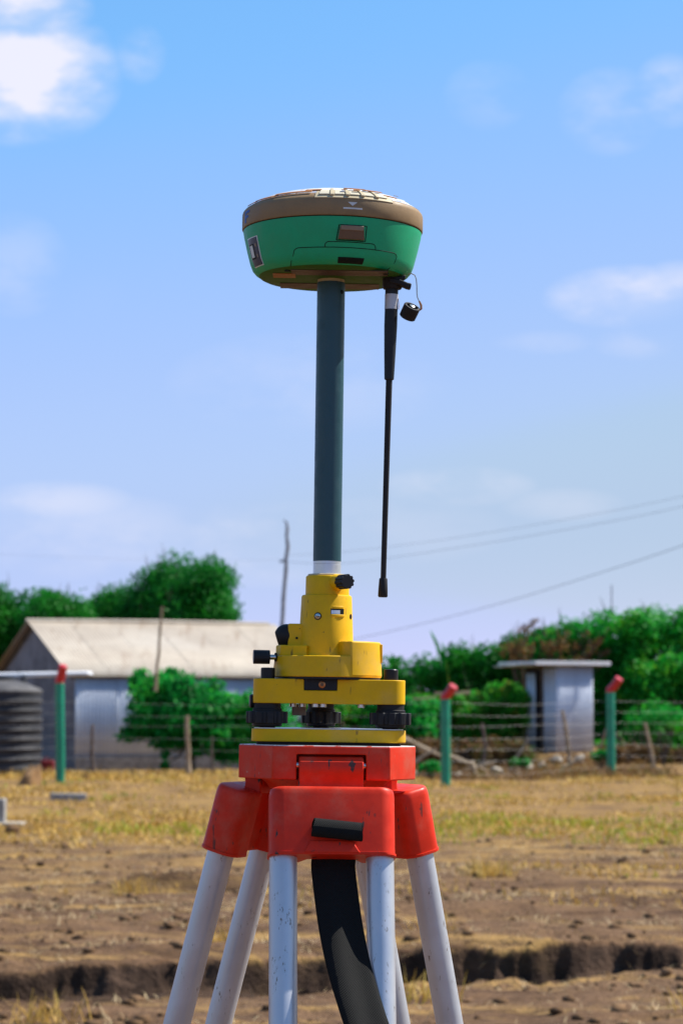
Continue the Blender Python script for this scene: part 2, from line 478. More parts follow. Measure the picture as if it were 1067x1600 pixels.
# ------------------------------------------------------------------ numeric noise for terrain
def vnoise(x, y, seed=0):
    xi = np.floor(x).astype(np.int64); yi = np.floor(y).astype(np.int64)
    fx = x - xi; fy = y - yi
    fx = fx*fx*(3-2*fx); fy = fy*fy*(3-2*fy)
    def h(a, b):
        n = (a * 374761393 + b * 668265263 + seed * 1442695041) & 0x7fffffff
        n = ((n ^ (n >> 13)) * 1274126177) & 0x7fffffff
        return ((n ^ (n >> 16)) & 0xffff) / 65535.0
    return (h(xi,yi)*(1-fx)+h(xi+1,yi)*fx)*(1-fy) + (h(xi,yi+1)*(1-fx)+h(xi+1,yi+1)*fx)*fy
def fbm(x, y, o=4, seed=0, g=.5):
    s = 0; a = 1; t = 0
    for i in range(o):
        s = s + a * vnoise(x * 2**i + 17.3*i, y * 2**i + 9.1*i, seed + i); t += a; a *= g
    return s / t
def ss(a, b, x):
    t = np.clip((x - a) / (b - a), 0, 1); return t*t*(3-2*t)
def trench_off(x, y):
    yc = 11.95 + .40 * x + .34*(fbm(x*.9, x*0+3.3, 3, 21)-.5)*2 + .10*(fbm(x*6, x*0+.7, 3, 23)-.5)*2
    return y - yc
def terrain(x, y):
    x = np.asarray(x, float); y = np.asarray(y, float)
    near = ss(60, 40, y)
    h = (fbm(x*.35, y*.35, 3, 1) - .5) * .07 * near
    # worked soil: ridges lie roughly across the view
    soil = ss(27, 19, y + 6*(fbm(x*.5, y*.3, 3, 44)-.5))
    h = h + (fbm(x*.55 + .12*y, y*2.1, 4, 5) - .5) * .11 * (.25 + .75*soil)
    h = h + (fbm(x*5, y*7, 4, 9, .6) - .5) * .045 * (.3 + .7*soil)
    # trench: gentle near side, steep broken far bank
    d = trench_off(x, y)
    dep = .125 + .07*(fbm(x*1.1, x*0+8.8, 2, 31)-.5)*2
    ragged = .17*(fbm(x*5, y*5, 4, 33, .6)-.5)
    prof = ss(-.85, -.10, d + ragged) * (1 - np.clip((d + ragged*1.2 + .045)/.055, 0, 1))
    step = np.where(np.abs(x) < 9, .055, .055*ss(14, 9, np.abs(x))) * ss(-4.2, -1.2, d) * (1 - np.clip((d + ragged*1.2 + .045)/.055, 0, 1))
    h = h - step
    h = h - dep * prof * (1 + .25*(fbm(x*6, y*9, 3, 35)-.5))
    h = h + .055 * np.exp(-((d-.38)/.22)**2) * (.3 + 1.1*fbm(x*2.2, y*2.2, 3, 51))     # spoil along the edge
    h = h + (fbm(x*9, y*9, 3, 61, .6)-.5) * .09 * np.exp(-((d+.35)/.45)**2)
    # smaller scrapes
    for (sx, sy, wx, wy, a) in ((-1.15, 16.6, .42, .16, .09), (-.55, 16.55, .4, .12, .05), (.75, 14.5, .7, .18, .06), (-2.3, 13.6, .7, .2, .05), (2.0, 15.5, .9, .2, .05)):
        q = ((x-sx)/wx)**2 + ((y-sy)/wy)**2
        h = h + a*np.exp(-q) - a*.9*np.exp(-(((x-sx)/wx)**2 + ((y-sy+1.6*wy)/wy)**2))
    # ground rises a little towards the far brush on the right
    h = h + .28 * ss(42, 47, y) * ss(1.0, 3.5, x) * (1-ss(60, 90, y)) + .05*ss(37.5,39.5,y)*ss(3,4.5,x)
    return h
def gz(x, y): return float(terrain(np.array([x]), np.array([y]))[0])

def ground_mat():
    m, nt, b = new_mat('worked_soil')
    tc = nt.nodes.new('ShaderNodeTexCoord'); P = tc.outputs['Object']
    n1 = noise(nt, .8, 5, .6, P, (.6, 1.5, 1)); n2 = noise(nt, 5, 6, .65, P, (.6, 1.2, 1)); n3 = noise(nt, 40, 4, .6, P); n4 = noise(nt, 2.2, 6, .7, P, (.35, 1.7, 1))
    c = mixc(nt, mrange(nt, n2, .32, .68), (.070, .038, .021), (.175, .100, .054))
    c = mixc(nt, mrange(nt, n1, .42, .70, 0, .6), c, (.205, .122, .066))
    c = mixc(nt, mrange(nt, n3, .50, .66, 0, .65), c, (.055, .032, .021))
    # straw litter
    c = mixc(nt, mrange(nt, n4, .50, .66, 0, .75), c, (.37, .225, .075))
    sep = nt.nodes.new('ShaderNodeSeparateXYZ'); nt.links.new(P, sep.inputs[0])
    # shade of the trench bank, painted in as a darker soil colour
    bank_shade_a = nt.nodes.new('ShaderNodeAttribute'); bank_shade_a.attribute_name = 'cut'
    bank_shade_c = mixc(nt, mrange(nt, n2, .4, .7), (.026, .016, .012), (.075, .046, .032))
    c = mixc(nt, mrange(nt, bank_shade_a.outputs['Fac'], .1, .7, 0, .92), c, bank_shade_c)
    # dry grass belt between the soil and the fence
    wob = nt.nodes.new('ShaderNodeMath'); wob.operation = 'MULTIPLY_ADD'; wob.inputs[1].default_value = 14.; nt.links.new(n1, wob.inputs[0]); nt.links.new(sep.outputs['Y'], wob.inputs[2])
    belt = mrange(nt, wob.outputs[0], 23.5, 30.5, 0, .85)
    lit = mixc(nt, mrange(nt, n2, .35, .62), (.19, .112, .050), (.37, .225, .062))
    mulb = nt.nodes.new('ShaderNodeMath'); mulb.operation = 'MULTIPLY'; nt.links.new(belt, mulb.inputs[0]); nt.links.new(mrange(nt, n4, .38, .56), mulb.inputs[1])
    c = mixc(nt, mulb.outputs[0], c, lit)
    nt.links.new(c, b.inputs['Base Color'])
    b.inputs['Roughness'].default_value = .95; b.inputs['Specular IOR Level'].default_value = .12
    bump(nt, b, n3, .7, .03)
    return m
M['ground'] = ground_mat()

# ------------------------------------------------------------------ ground
def axis(seg):
    out = []
    for a, b_, st in seg: out.append(np.arange(a, b_, st))
    return np.concatenate(out + [np.array([seg[-1][1]])])
def build_ground():
    xs = axis([(-3000, -300, 450), (-300, -40, 40), (-40, -12, 2.0), (-12, -4.5, .12), (-4.5, -2.6, .05), (-2.6, 2.6, .022), (2.6, 4.5, .05), (4.5, 12, .12), (12, 40, 2.0), (40, 300, 40), (300, 3000, 450)])
    ys = [-30, -10, -3, 0, 1.5, 3, 4.5, 6, 7]
    y = 7.6
    while y < 48:
        ys.append(y); y += .0125 if 10.4 < y < 13.4 else max(.022, y*y/2900*.55)
    ys += [50, 55, 62, 75, 100, 160, 300, 700, 1500, 4000]
    ys = np.array(ys, float)
    X, Y = np.meshgrid(xs, ys)
    Z = terrain(X, Y)
    fade = ss(16, 10, np.abs(X)) * ss(80, 55, Y) * ss(-5, 3, Y)
    Z = Z * fade
    v = np.stack([X, Y, Z], -1).reshape(-1, 3)
    n, k = len(ys), len(xs)
    i = np.arange(n*k).reshape(n, k)
    f = np.stack([i[:-1,:-1], i[:-1,1:], i[1:,1:], i[1:,:-1]], -1).reshape(-1, 4)
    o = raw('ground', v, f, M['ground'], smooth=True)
    # mask of the painted bank shade: the face of the bank and a little of the trench floor
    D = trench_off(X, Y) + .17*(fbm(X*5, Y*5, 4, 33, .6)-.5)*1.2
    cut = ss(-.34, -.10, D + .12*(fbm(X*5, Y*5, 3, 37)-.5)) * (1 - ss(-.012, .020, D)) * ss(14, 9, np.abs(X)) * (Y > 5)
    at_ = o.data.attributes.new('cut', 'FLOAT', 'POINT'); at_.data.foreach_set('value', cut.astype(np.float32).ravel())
    tag(o, 'bare brown worked soil with dry grass running to the fence', 'ground', kind='structure')
build_ground()

# ------------------------------------------------------------------ scattered ground cover (uncountable)
def quat_rand(n):
    q = rng.normal(size=(n, 4)); q /= np.linalg.norm(q, axis=1, keepdims=True); return q
def qrot(q, v):
    w = q[:, :1]; u = q[:, 1:]
    return v + 2*np.cross(u, np.cross(u, v) + w*v)
def clods(name, n, xr, yr, sr, mat, label, dens=None):
    t = (1 + 5**.5)/2
    iv = np.array([(-1,t,0),(1,t,0),(-1,-t,0),(1,-t,0),(0,-1,t),(0,1,t),(0,-1,-t),(0,1,-t),(t,0,-1),(t,0,1),(-t,0,-1),(-t,0,1)])/1.9
    fi = np.array([(0,11,5),(0,5,1),(0,1,7),(0,7,10),(0,10,11),(1,5,9),(5,11,4),(11,10,2),(10,7,6),(7,1,8),(3,9,4),(3,4,2),(3,2,6),(3,6,8),(3,8,9),(4,9,5),(2,4,11),(6,2,10),(8,6,7),(9,8,1)])
    x = rng.uniform(*xr, n); y = yr[0] + (yr[1]-yr[0]) * rng.random(n)**1.5
    if dens is not None:
        keep = rng.random(n) < dens(x, y); x = x[keep]; y = y[keep]; n = len(x)
    s = sr[0] * (sr[1]/sr[0])**(rng.random(n)**3.0)
    q = quat_rand(n)
    v = np.repeat(iv[None], n, 0) * (1 + .8*(rng.random((n,12,1))-.5)) * s[:,None,None]
    v = qrot(np.repeat(q,12,0), v.reshape(-1,3)).reshape(n,12,3)
    v[...,2] *= .62
    v += np.stack([x, y, terrain(x,y) + s*.22], -1)[:,None]
    f = fi[None] + (np.arange(n)*12)[:,None,None]
    o = raw(name, v.reshape(-1,3), f.reshape(-1,3), mat)
    return tag(o, label, 'soil', kind='stuff')
M['clod'] = simple('soil_clod', (.07, .040, .022), (.20, .118, .062), 1.7, .95, .1, detail=8)
def trench_d(x, y): return y - (11.95 + .40*x)
clods('soil_clods', 7500, (-3.2, 3.2), (8.2, 22), (.004, .042), M['clod'], 'loose brown soil clods scattered over the worked ground',
      lambda x, y: .25 + .75*ss(.4,.65,fbm(x*.8,y*1.6,3,71)) + .5*np.exp(-(trench_d(x,y)/.7)**2))

def blades(name, x, y, ln, wd, lean, mat, label, cat, z0=None):
    n = len(x)
    az = rng.uniform(0, 2*math.pi, n)
    dx = np.cos(az); dy = np.sin(az)
    ln = np.broadcast_to(ln, n) * rng.uniform(.5, 1.3, n)
    le = np.clip(lean + rng.normal(0, .25, n), 0, 1.5)
    z = terrain(x, y) if z0 is None else z0
    base = np.stack([x, y, z - .005], -1)
    tip = base + np.stack([dx*np.sin(le), dy*np.sin(le), np.maximum(np.cos(le), .04)], -1) * ln[:,None]
    mid = base*.45 + tip*.55 + np.stack([np.zeros(n), np.zeros(n), ln*.12], -1)
    wa = rng.uniform(0, math.pi, n)
    w = np.stack([np.cos(wa), np.sin(wa), np.zeros(n)], -1) * (np.broadcast_to(wd, n)/2)[:,None]
    v = np.stack([base-w, base+w, mid+w*.8, mid-w*.8, tip+w*.15, tip-w*.15], 1)
    k = (np.arange(n)*6)[:,None]
    f = np.concatenate([k+np.array([0,1,2,3]), k+np.array([3,2,4,5])], 0)
    o = raw(name, v.reshape(-1,3), f, mat)
    return tag(o, label, cat, kind='stuff')
def tufts(n, xr, yr, per, spread, dens):
    x = rng.uniform(*xr, n); y = rng.uniform(*yr, n)
    k = rng.random(n) < dens(x, y); x = x[k]; y = y[k]
    x = np.repeat(x, per) + rng.normal(0, spread, len(x)*per); y = np.repeat(y, per) + rng.normal(0, spread, len(y)*per)
    return x, y
# dry grass belt
def belt_d(x, y):
    a = ss(30, 33, y + 2*(fbm(x*.6,y*.3,2,81)-.5)) * (.08+.70*ss(.44,.60,fbm(x*.7,y*.30,3,82)))
    b_ = ss(18.5,22.5,y+.45*x*ss(-1,3,x)+5*(fbm(x*.6,y*.4,3,85)-.5))*ss(28.5,26,y+.2*x) * ss(.44,.62,fbm(x*.6,y*.35,3,83)) * np.where(x < 0, 1., .8)
    c = ss(.56,.68,fbm(x*.5,y*1.3,3,84))*.55*ss(12.5,16,y)
    return np.clip(a + b_ + c, 0, 1)
x, y = tufts(15000, (-8, 8), (13, 41), 6, .10, belt_d)
blades('dry_grass', x, y, .065, .009 + .0003*y, .75, M['grass_dry'], 'dry yellow grass in belts before the wire fence', 'grass')
def green_d(x, y):
    b_ = ss(18.5,21.5,y+.45*x*ss(-1,3,x))*ss(28,25,y+.2*x) * ss(.48,.62,fbm(x*.6,y*.30,3,91) + .07*(x < -.3))
    return np.clip(b_ + .5*ss(.70,.78,fbm(x*.9,y*.5,3,92))*ss(26,30,y) + .5*ss(.68,.75,fbm(x*.9,y*.7,3,93))*ss(15,18,y), 0, 1) * .7
x, y = tufts(9000, (-8, 8), (14, 40), 6, .10, green_d)
blades('sprouting_grass', x, y, .075, .010 + .0003*y, .50, M['grass_green'], 'yellow green grass sprouting in patches on the dry belt', 'grass')
# loose straw on the worked soil
def straw_d(x, y): return .10 + .9*ss(.46,.66,fbm(x*.45+.1*y,y*2.4,3,95))
x, y = tufts(22000, (-3.6, 3.6), (8.2, 24), 3, .05, straw_d)
blades('loose_straw', x, y, .075, .006, 1.35, M['straw'], 'loose pale straw lying on the worked soil', 'straw')
# a few upright dry tufts at the trench and on the soil
px_t = [(-.62, 12.35), (-.55, 12.3), (-.66, 12.5), (.35, 10.6), (-1.35, 15.9), (1.02, 16.9), (1.10, 17.1), (.96, 17.0), (.5, 13.2), (1.5, 10.2), (-1.2, 9.9)]
x = np.concatenate([rng.normal(a, .07, 70) for a, b_ in px_t]); y = np.concatenate([rng.normal(b_, .07, 70) for a, b_ in px_t])
blades('dry_tufts', x, y, .13, .006, .6, M['grass_dry'], 'upright dry grass tufts along the trench edge', 'grass')

# ------------------------------------------------------------------ foliage
def leaves_in(ells, n, size, shell=.35, up=.25):
    """n leaf quads spread through ellipsoids (cx,cy,cz,rx,ry,rz)"""
    E_ = np.array(ells, float)
    vol = (E_[:,3]*E_[:,4]*E_[:,5])**.7
    k = rng.choice(len(E_), n, p=vol/vol.sum())
    d = rng.normal(size=(n,3)); d /= np.linalg.norm(d, axis=1, keepdims=True)
    r = 1 - (1-shell)*rng.random(n)**1.3 + np.abs(rng.normal(0,.13,n))*(rng.random(n) < .55)
    lump = 1 + .30*(fbm(d[:,0]*2.3+k*3.1+5, d[:,1]*2.3+d[:,2]*1.9+k*1.7+5, 3, 13)-.5)*2
    c = E_[k,:3] + d*E_[k,3:]*(r*lump)[:,None]
    a = d + rng.normal(0,.8,(n,3)); a[:,2] += up; a /= np.linalg.norm(a, axis=1, keepdims=True)
    t = np.cross(a, rng.normal(size=(n,3))); t /= np.linalg.norm(t, axis=1, keepdims=True)
    b_ = np.cross(a, t)
    s = size*rng.uniform(.55,1.35,n)[:,None]
    v = np.stack([c - t*s, c - b_*s*.42 + a*s*.12, c + t*s, c + b_*s*.42 + a*s*.12], 1)
    return v.reshape(-1,3), np.arange(n*4).reshape(-1,4)
def foliage(name, ells, n, size, mat, parent, off=(0,0,0), **k):
    v, f = leaves_in(ells, n, size, **k)
    return raw(name, v - np.array(off), f, mat, parent)
def twigs(mb, c, n, ln, r0, spread=.5):
    for i in range(n):
        a = random.uniform(0, 6.28); l = ln*random.uniform(.6,1.2)
        d = Vector((math.cos(a)*spread, math.sin(a)*spread, 1)).normalized()
        p = Vector(c); pts = [p]
        for s in range(3):
            d = (d + Vector((random.uniform(-.25,.25), random.uniform(-.25,.25), random.uniform(-.05,.2)))).normalized()
            p = p + d*l/3; pts.append(p)
        mb.tube(pts, [r0, r0*.75, r0*.5, r0*.2], 5)

def tree(name, base, crown_ells, nleaf, size, mat, label, group, trunk_h, trunk_r, lone_twigs=0, cat='tree', trunk_mat='bark'):
    root = empty(name, base, label, cat, group)
    b = Vector(base)
    ells = [(e[0]-b.x, e[1]-b.y, e[2]-b.z, *e[3:]) for e in crown_ells]
    mb = MB()
    mb.tube([(0,0,-.1),(.03,.02,trunk_h*.5),(-.02,0,trunk_h)], [trunk_r*1.25, trunk_r, trunk_r*.8], 9)
    for e in ells:
        c = Vector(e[:3]); s = Vector((0,0,trunk_h*random.uniform(.55,.95)))
        m_ = (s+c)/2 + Vector((0,0,-.08))
        mb.tube([s, m_, c + Vector((0,0,e[5]*.3))], [trunk_r*.55, trunk_r*.4, trunk_r*.15], 6)
    tr = mb.build('trunk', M[trunk_mat], root)
    if lone_twigs:
        tw = MB()
        for i in range(lone_twigs):
            e = random.choice(ells)
            a = random.uniform(0, 6.28)
            twigs(tw, (e[0]+math.cos(a)*e[3]*.6, e[1]+math.sin(a)*e[4]*.6, e[2]+e[5]*.70), 2, .45, .010, .3)
        tag(tw.build('bare_twigs', M['bark'], root), kind='stuff')
    tag(foliage('crown', ells, nleaf, size, mat, root), kind='stuff')
    return root

def ell_px(px, py, Y, rx, rz, ry=None):
    p = at(px, py, Y); s = Y/FPX
    return (p.x, p.y, p.z, rx*s, ry if ry else rx*s, rz*s)
def base_px(px, Y): 
    x = at(px, 1100, Y).x
    return (x, Y, gz(x, Y) if Y < 55 else 0)

# trees behind the shed
TB = 'trees behind the shed'
def jit_ells(px, py, Y, RX, RZ, n, rr, sd):
    r_ = random.Random(sd); out = []
    for i in range(n):
        a = r_.uniform(0, 6.28); q = math.sqrt(r_.random())
        x = px + math.cos(a)*q*(RX-rr*.7); y = py + math.sin(a)*q*(RZ-rr*.7)
        k = r_.uniform(.65, 1.15)
        e = ell_px(x, y, Y + r_.uniform(-1.2, 1.2), rr*k, rr*k*.85)
        out.append(e)
    return out
tree('round_tree', base_px(292, 62), jit_ells(290, 948, 62, 90, 82, 30, 38, 3) + [ell_px(292, 1010, 62, 70, 60), ell_px(290, 945, 62, 66, 58)], 42000, .062, M['leaf'],
     'tallest round dark green tree rising behind the pale roof', TB, 2.2, .16, 14)
for i, (px, py, RX, RZ, sd, lab) in enumerate([(165, 968, 75, 58, 4, 'dark green bushy tree behind the roof, directly left of the tallest tree'),
                                     (78, 968, 70, 54, 5, 'bushy green tree behind the left end of the roof ridge'),
                                     (-20, 972, 75, 62, 6, 'dark green tree cut by the left edge above the gable'),
                                     (235, 962, 50, 48, 8, 'lower green crown filling the gap under the tallest tree'),
                                     (-140, 960, 80, 70, 14, 'green tree beyond the left edge of the shed')]):
    tree('bushy_tree', base_px(px, 64.5 - (i % 2)*1.5), jit_ells(px, py, 64.5 - (i % 2)*1.5, RX, RZ, 18, 34, sd) + [ell_px(px, 1030, 64, 60, 60), ell_px(px, py+12, 64, RX*.8, RZ*.72)], 22000, .062, M['leaf'], lab, TB, 1.9, .13, 10)

# far wood beyond the fields, one mass
wood = []
wr = random.Random(31)
for i in range(150):
    az_w = -1.15 + 2.3*i/149 + wr.uniform(-.01, .01); dist = wr.uniform(150, 175)
    rr_w = wr.uniform(1.6, 3.2)
    wood.append((math.sin(az_w)*dist, math.cos(az_w)*dist, wr.uniform(.8, 1.6), rr_w*1.6, rr_w*1.2, rr_w))
v, f = leaves_in(wood, 26000, .42)
tag(raw('distant_wood', v, f, M['leaf']), 'low dark green wood along the horizon beyond the fields', 'wood', kind='stuff')

# ------------------------------------------------------------------ shed
def sheet(name, parent, mat, origin, along, up, L, H, pitch=.076, amp=.012, thick=True, smooth=60):
    """corrugated sheet: ridges run along 'up'; profile across 'along'"""
    along = Vector(along).normalized(); up = Vector(up).normalized(); nrm = along.cross(up).normalized()
    n = max(6, int(L/pitch*6)); v = []; f = []
    for i in range(n+1):
        s = L*i/n
        o_ = Vector(origin) + along*s + nrm*(amp*math.sin(2*math.pi*s/pitch))
        for h in (0, H): v.append(o_ + up*h)
    for i in range(n): f.append((2*i, 2*i+2, 2*i+3, 2*i+1))
    mb = MB(); mb.add(v, f)
    o = mb.build(name, mat, parent, smooth=smooth)
    sol = o.modifiers.new('thickness', 'SOLIDIFY'); sol.thickness = .0015
    return o

A0 = at(118, 1100, 46.0); A0 = Vector((A0.x, 46.0, 0))           # near corner of the shed
SA = R(24)
ux = Vector((math.cos(SA), math.sin(SA), 0)); uy = Vector((-math.sin(SA), math.cos(SA), 0)); uz = Vector((0,0,1))
shed = empty('shed', A0, 'corrugated iron shed with pale gabled roof behind the fence', 'shed')
g0 = gz(A0.x, A0.y)
LEN, WID, EH, RH = 4.9, 5.2, 1.84, 2.90
def S(a, b, c): return ux*a + uy*b + uz*c          # relative to the shed corner
k = 0; a = 0.
while a < LEN - .01:
    w = min(.84, LEN - a)
    sheet('wall_sheet', shed, M['zinc'], S(a, -.004*(k % 2), -.1), ux, uz, w, EH + .1); a += .82; k += 1
# gable wall sheets (left), cut to the roof line
a = 0.; k = 0
while a < WID - .01:
    w = min(.82, WID - a)
    v = []; f = []; n = int(w/.076*6)
    for i in range(n+1):
        s = a + w*i/n
        top = EH + (RH - EH - .06)*(1 - abs(s - WID/2)/(WID/2))
        q = .009*math.sin(2*math.pi*s/.076) - .004*(k % 2)
        v += [S(q, s, -.1), S(q, s, top)]
    for i in range(n): f.append((2*i, 2*i+1, 2*i+3, 2*i+2))
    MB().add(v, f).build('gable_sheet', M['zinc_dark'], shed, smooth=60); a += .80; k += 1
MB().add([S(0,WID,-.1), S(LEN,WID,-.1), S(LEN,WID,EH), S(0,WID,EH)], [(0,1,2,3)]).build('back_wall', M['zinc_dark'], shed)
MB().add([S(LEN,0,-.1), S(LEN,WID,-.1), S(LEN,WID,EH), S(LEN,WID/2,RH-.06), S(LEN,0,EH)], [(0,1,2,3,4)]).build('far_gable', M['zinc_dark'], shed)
OV = .16
sl = Vector((0,0,0)); 
slope_up = (uy*(WID/2) + uz*(RH-EH)).normalized(); slen = math.hypot(WID/2, RH-EH)
slope_up2 = (-uy*(WID/2) + uz*(RH-EH)).normalized()
a = -.18; k = 0
while a < LEN - .3:
    w = .92
    zoff = .010 + .0025*(k % 2)
    sheet('roof_sheet', shed, M['zinc_roof'], S(a, 0, EH+zoff) - slope_up*OV, ux, slope_up, w, slen+OV, .076, .004)
    sheet('roof_sheet', shed, M['zinc_roof'], S(a+w, WID, EH+zoff) - slope_up2*OV, -ux, slope_up2, w, slen+OV, .076, .004)
    a += .88; k += 1
MB().tube([S(-.2, WID/2, RH+.012), S(LEN*.5, WID/2, RH+.028), S(LEN+.1, WID/2, RH+.010)], .045, 8).build('ridge_cap', M['zinc_roof'], shed)
mb = MB(); mb.add([S(-.02,-.07,EH-.09), S(3.6,-.07,EH-.09), S(3.6,-.04,EH-.09), S(-.02,-.04,EH-.09), S(-.02,-.07,EH-.005), S(3.6,-.07,EH-.005), S(3.6,-.04,EH-.005), S(-.02,-.04,EH-.005)],
                  [(0,3,2,1),(4,5,6,7),(0,1,5,4),(1,2,6,5),(2,3,7,6),(3,0,4,7)]); mb.build('fascia_board', M['timber'], shed)
mb = MB(); mb.tube([S(-.10, -.12, EH-.10), S(-.10, WID/2, RH-.05)], .035, 4); mb.build('barge_board', M['timber_dark'], shed)
mb = MB(); mb.tube([S(-.10, WID+.12, EH-.10), S(-.10, WID/2, RH-.05)], .035, 4); mb.build('barge_board', M['timber_dark'], shed)
mb = MB(); mb.box(S(LEN/2, -.012, .10), (LEN, .05, .36), Matrix.Rotation(SA, 3, 'Z')); mb.build('base_course', M['concrete'], shed, bevel=.01)

# gutter pipe to the tank
gp0 = at(-60, 1056.5, 44.6); gp1 = at(137, 1052.5, 44.9)
gut = empty('gutter_pipe', (gp0.x, gp0.y, 0), 'white plastic gutter pipe running from shed eave over the tank', 'pipe')
off = Vector((gp0.x, gp0.y, 0))
MB().tube([gp0 - off, gp1 - off, gp1 - off + Vector((.05,.12,-.01))], .046, 12).build('pipe', M['pvc'], gut)
dp = at(38, 1055, 44.55)
MB().tube([dp - off, Vector((dp.x, dp.y, 1.48)) - off], .045, 10).build('downpipe', M['tank_dust'], gut)

# water tank
tp = at(2, 1100, 44.2); tz = gz(tp.x, 44.2)
tank = empty('water_tank', (tp.x, 44.2, tz), 'black ribbed plastic water tank beside the shed gable', 'water tank')
prof = [(.70, 0)]
zz = 0.06
while zz < 1.40:
    prof += [(.735, zz), (.748, zz+.035), (.756, zz+.055), (.748, zz+.075), (.735, zz+.11)]
    zz += .172
prof += [(.74, 1.46)]
MB().lathe(prof, 64).build('tank_wall', M['tank'], tank, smooth=60)
MB().lathe([(.75,1.461),(.755,1.50),(.70,1.545),(.50,1.63),(.30,1.68),(.24,1.69)], 64).build('tank_shoulder', M['tank_dust'], tank, smooth=50)
MB().lathe([(.22,1.691),(.24,1.70),(.24,1.75),(.20,1.775),(.05,1.785)], 40).build('tank_lid', M['tank'], tank)
zz = .06
while zz < 1.40:
    prof_r = [(.750, zz+.042), (.760, zz+.048), (.763, zz+.055), (.760, zz+.062), (.750, zz+.068)]
    MB().lathe(prof_r, 64, caps=False).build('tank_rib', M['tank_dust'], tank, smooth=60); zz += .172

# red can by the tank
p = at(75, 1197, 44.3)
rc_ = empty('red_can', (p.x, 44.3, gz(p.x, 44.3)), 'dull red plastic can on the ground between tank and post', 'can')
mb = MB(); mb.box((0,0,.12), (.24,.18,.24)); mb.build('can_body', M['red_plastic'], rc_, bevel=.03, seg=3)
MB().lathe([(.03,.24),(.032,.285),(.02,.29)], 14, c=(.06,0,0)).build('can_neck', M['black'], rc_)
MB().tube([(-.08,0,.235),(-.06,0,.285),(.0,0,.285),(.015,0,.235)], .012, 8).build('can_handle', M['red_plastic'], rc_)

# vine bush on the shed front
def ells_list(lst, Y): return [ell_px(px, py, Y + dy, rx, rz) for px, py, rx, rz, dy in lst]
vb = base_px(300, 44.4)
vine_e = ells_list([(235,1090,32,26,0),(255,1075,30,22,.1),(285,1085,40,28,0),(240,1120,40,32,-.1),(290,1120,48,36,-.2),(330,1110,46,30,0),(365,1108,40,26,.1),(400,1115,40,30,0),(340,1145,46,32,-.1),(385,1150,40,34,0),(270,1150,40,20,-.1),(215,1140,26,14,0),(310,1170,16,10,-.2),(360,1180,26,14,0),(215,1068,14,14,.3),(222,1052,12,8,.5),(268,1052,14,8,.5),(336,1080,14,22,.6),(205,1150,20,8,.0),(258,1196,7,7,-.3),(259,1178,6,6,-.3),(420,1130,40,40,0)], 44.4)
tree('vine_bush', vb, vine_e, 13000, .075, M['leaf_vine'], 'bright green leafy vine bush sprawling against the shed wall', None, .7, .05, 0, 'bush')

# tall thin stick leaning before the roof, crooked pole, stakes
def stick(name, pts_px, Y, r, mat, label, cat, group=None, wob=.0, n=9):
    p0 = at(*pts_px[0], Y); root = None
    P_ = [at(px, py, Y) for px, py in pts_px]
    base = Vector((P_[0].x, Y, P_[0].z))
    mb = MB()
    fine = []
    for i in range(len(P_)-1):
        for t in np.linspace(0, 1, 5)[:-1]:
            fine.append(P_[i].lerp(P_[i+1], t))
    fine.append(P_[-1])
    rr = random.Random(int(pts_px[0][0]*7))
    fine = [q - base + Vector((rr.uniform(-wob,wob), rr.uniform(-wob,wob), 0)) for q in fine]
    rad = [r*(1 - .35*i/(len(fine)-1))*rr.uniform(.9,1.15) for i in range(len(fine))]
    mb.tube(fine, rad, n)
    o = mb.build(name, mat, None)
    o.location = base
    return tag(o, label, cat, group)
stick('wooden_rod', [(243,1080),(248,1020),(254,948)], 43.6, .032, M['timber'], 'tall thin wooden rod standing before the pale shed roof', 'rod', wob=.008)
ST = 'old wooden fence stakes'
stick('wooden_stake', [(146,1205),(144,1180),(145,1132)], 41.5, .035, M['timber_dark'], 'dark wooden stake before the shed wall near the tank', 'stake', ST, .006)
stick('wooden_stake', [(295,1208),(294,1170),(292,1118)], 41.5, .050, M['timber'], 'stout brown wooden stake in front of the vine bush', 'stake', ST, .006)
stick('wooden_stake', [(333,1206),(331,1180),(331,1150)], 42.5, .026, M['timber_dark'], 'thin short stake half hidden under the vine bush', 'stake', ST, .006)
stick('wooden_stake', [(890,1192),(885,1150),(878,1110)], 41.8, .042, M['timber'], 'leaning wooden stake in front of the iron latrine', 'stake', ST, .006)
stick('wooden_stake', [(1020,1198),(1014,1165),(1007,1130)], 42.5, .045, M['timber'], 'leaning wooden stake right of the rightmost green post', 'stake', ST, .006)
stick('wooden_stake', [(1034,1196),(1042,1172),(1048,1160)], 43.5, .026, M['timber_dark'], 'thin stick tilting right at the far right of the fence', 'stake', ST, .006)
stick('wooden_stake', [(755,1200),(757,1165),(752,1130)], 43.0, .04, M['timber_dark'], 'dark stake standing in the dry brush by the middle post', 'stake', ST, .01)
# crooked pole carrying the cables
cp = empty('crooked_pole', (at(436,1100,60).x, 60, 0), 'tall crooked weathered wooden pole behind the shed roof', 'pole')
cpo = Vector((at(436,1100,60).x, 60, 0))
pts = [Vector((cpo.x, 60, -.2))] + [at(px, py, 60) for px, py in ((438,1040),(440,985),(442,960),(443,935),(445,910),(447,890),(447,872),(450,855),(448,838),(449,826),(448,815))]
MB().tube([q - cpo for q in pts], [.062,.058,.054,.050,.052,.046,.050,.042,.048,.038,.042,.02], 9).build('shaft', M['pole_wood'], cp)
MB().tube([at(448,874,60)-cpo, at(437,878,60)-cpo], .03, 6).build('arm_stub', M['pole_wood'], cp)
MB().tube([at(448,818,60)-cpo, at(443,812,60)-cpo], .018, 6).build('broken_tip', M['pole_wood'], cp)
fp = MB(); q0 = at(955, 990, 120); q1 = at(955, 914, 120)
fp.tube([Vector((q0.x,120,0)) - Vector((q0.x,120,0)), (q1-Vector((q0.x,120,0)))], [.05,.03], 8)
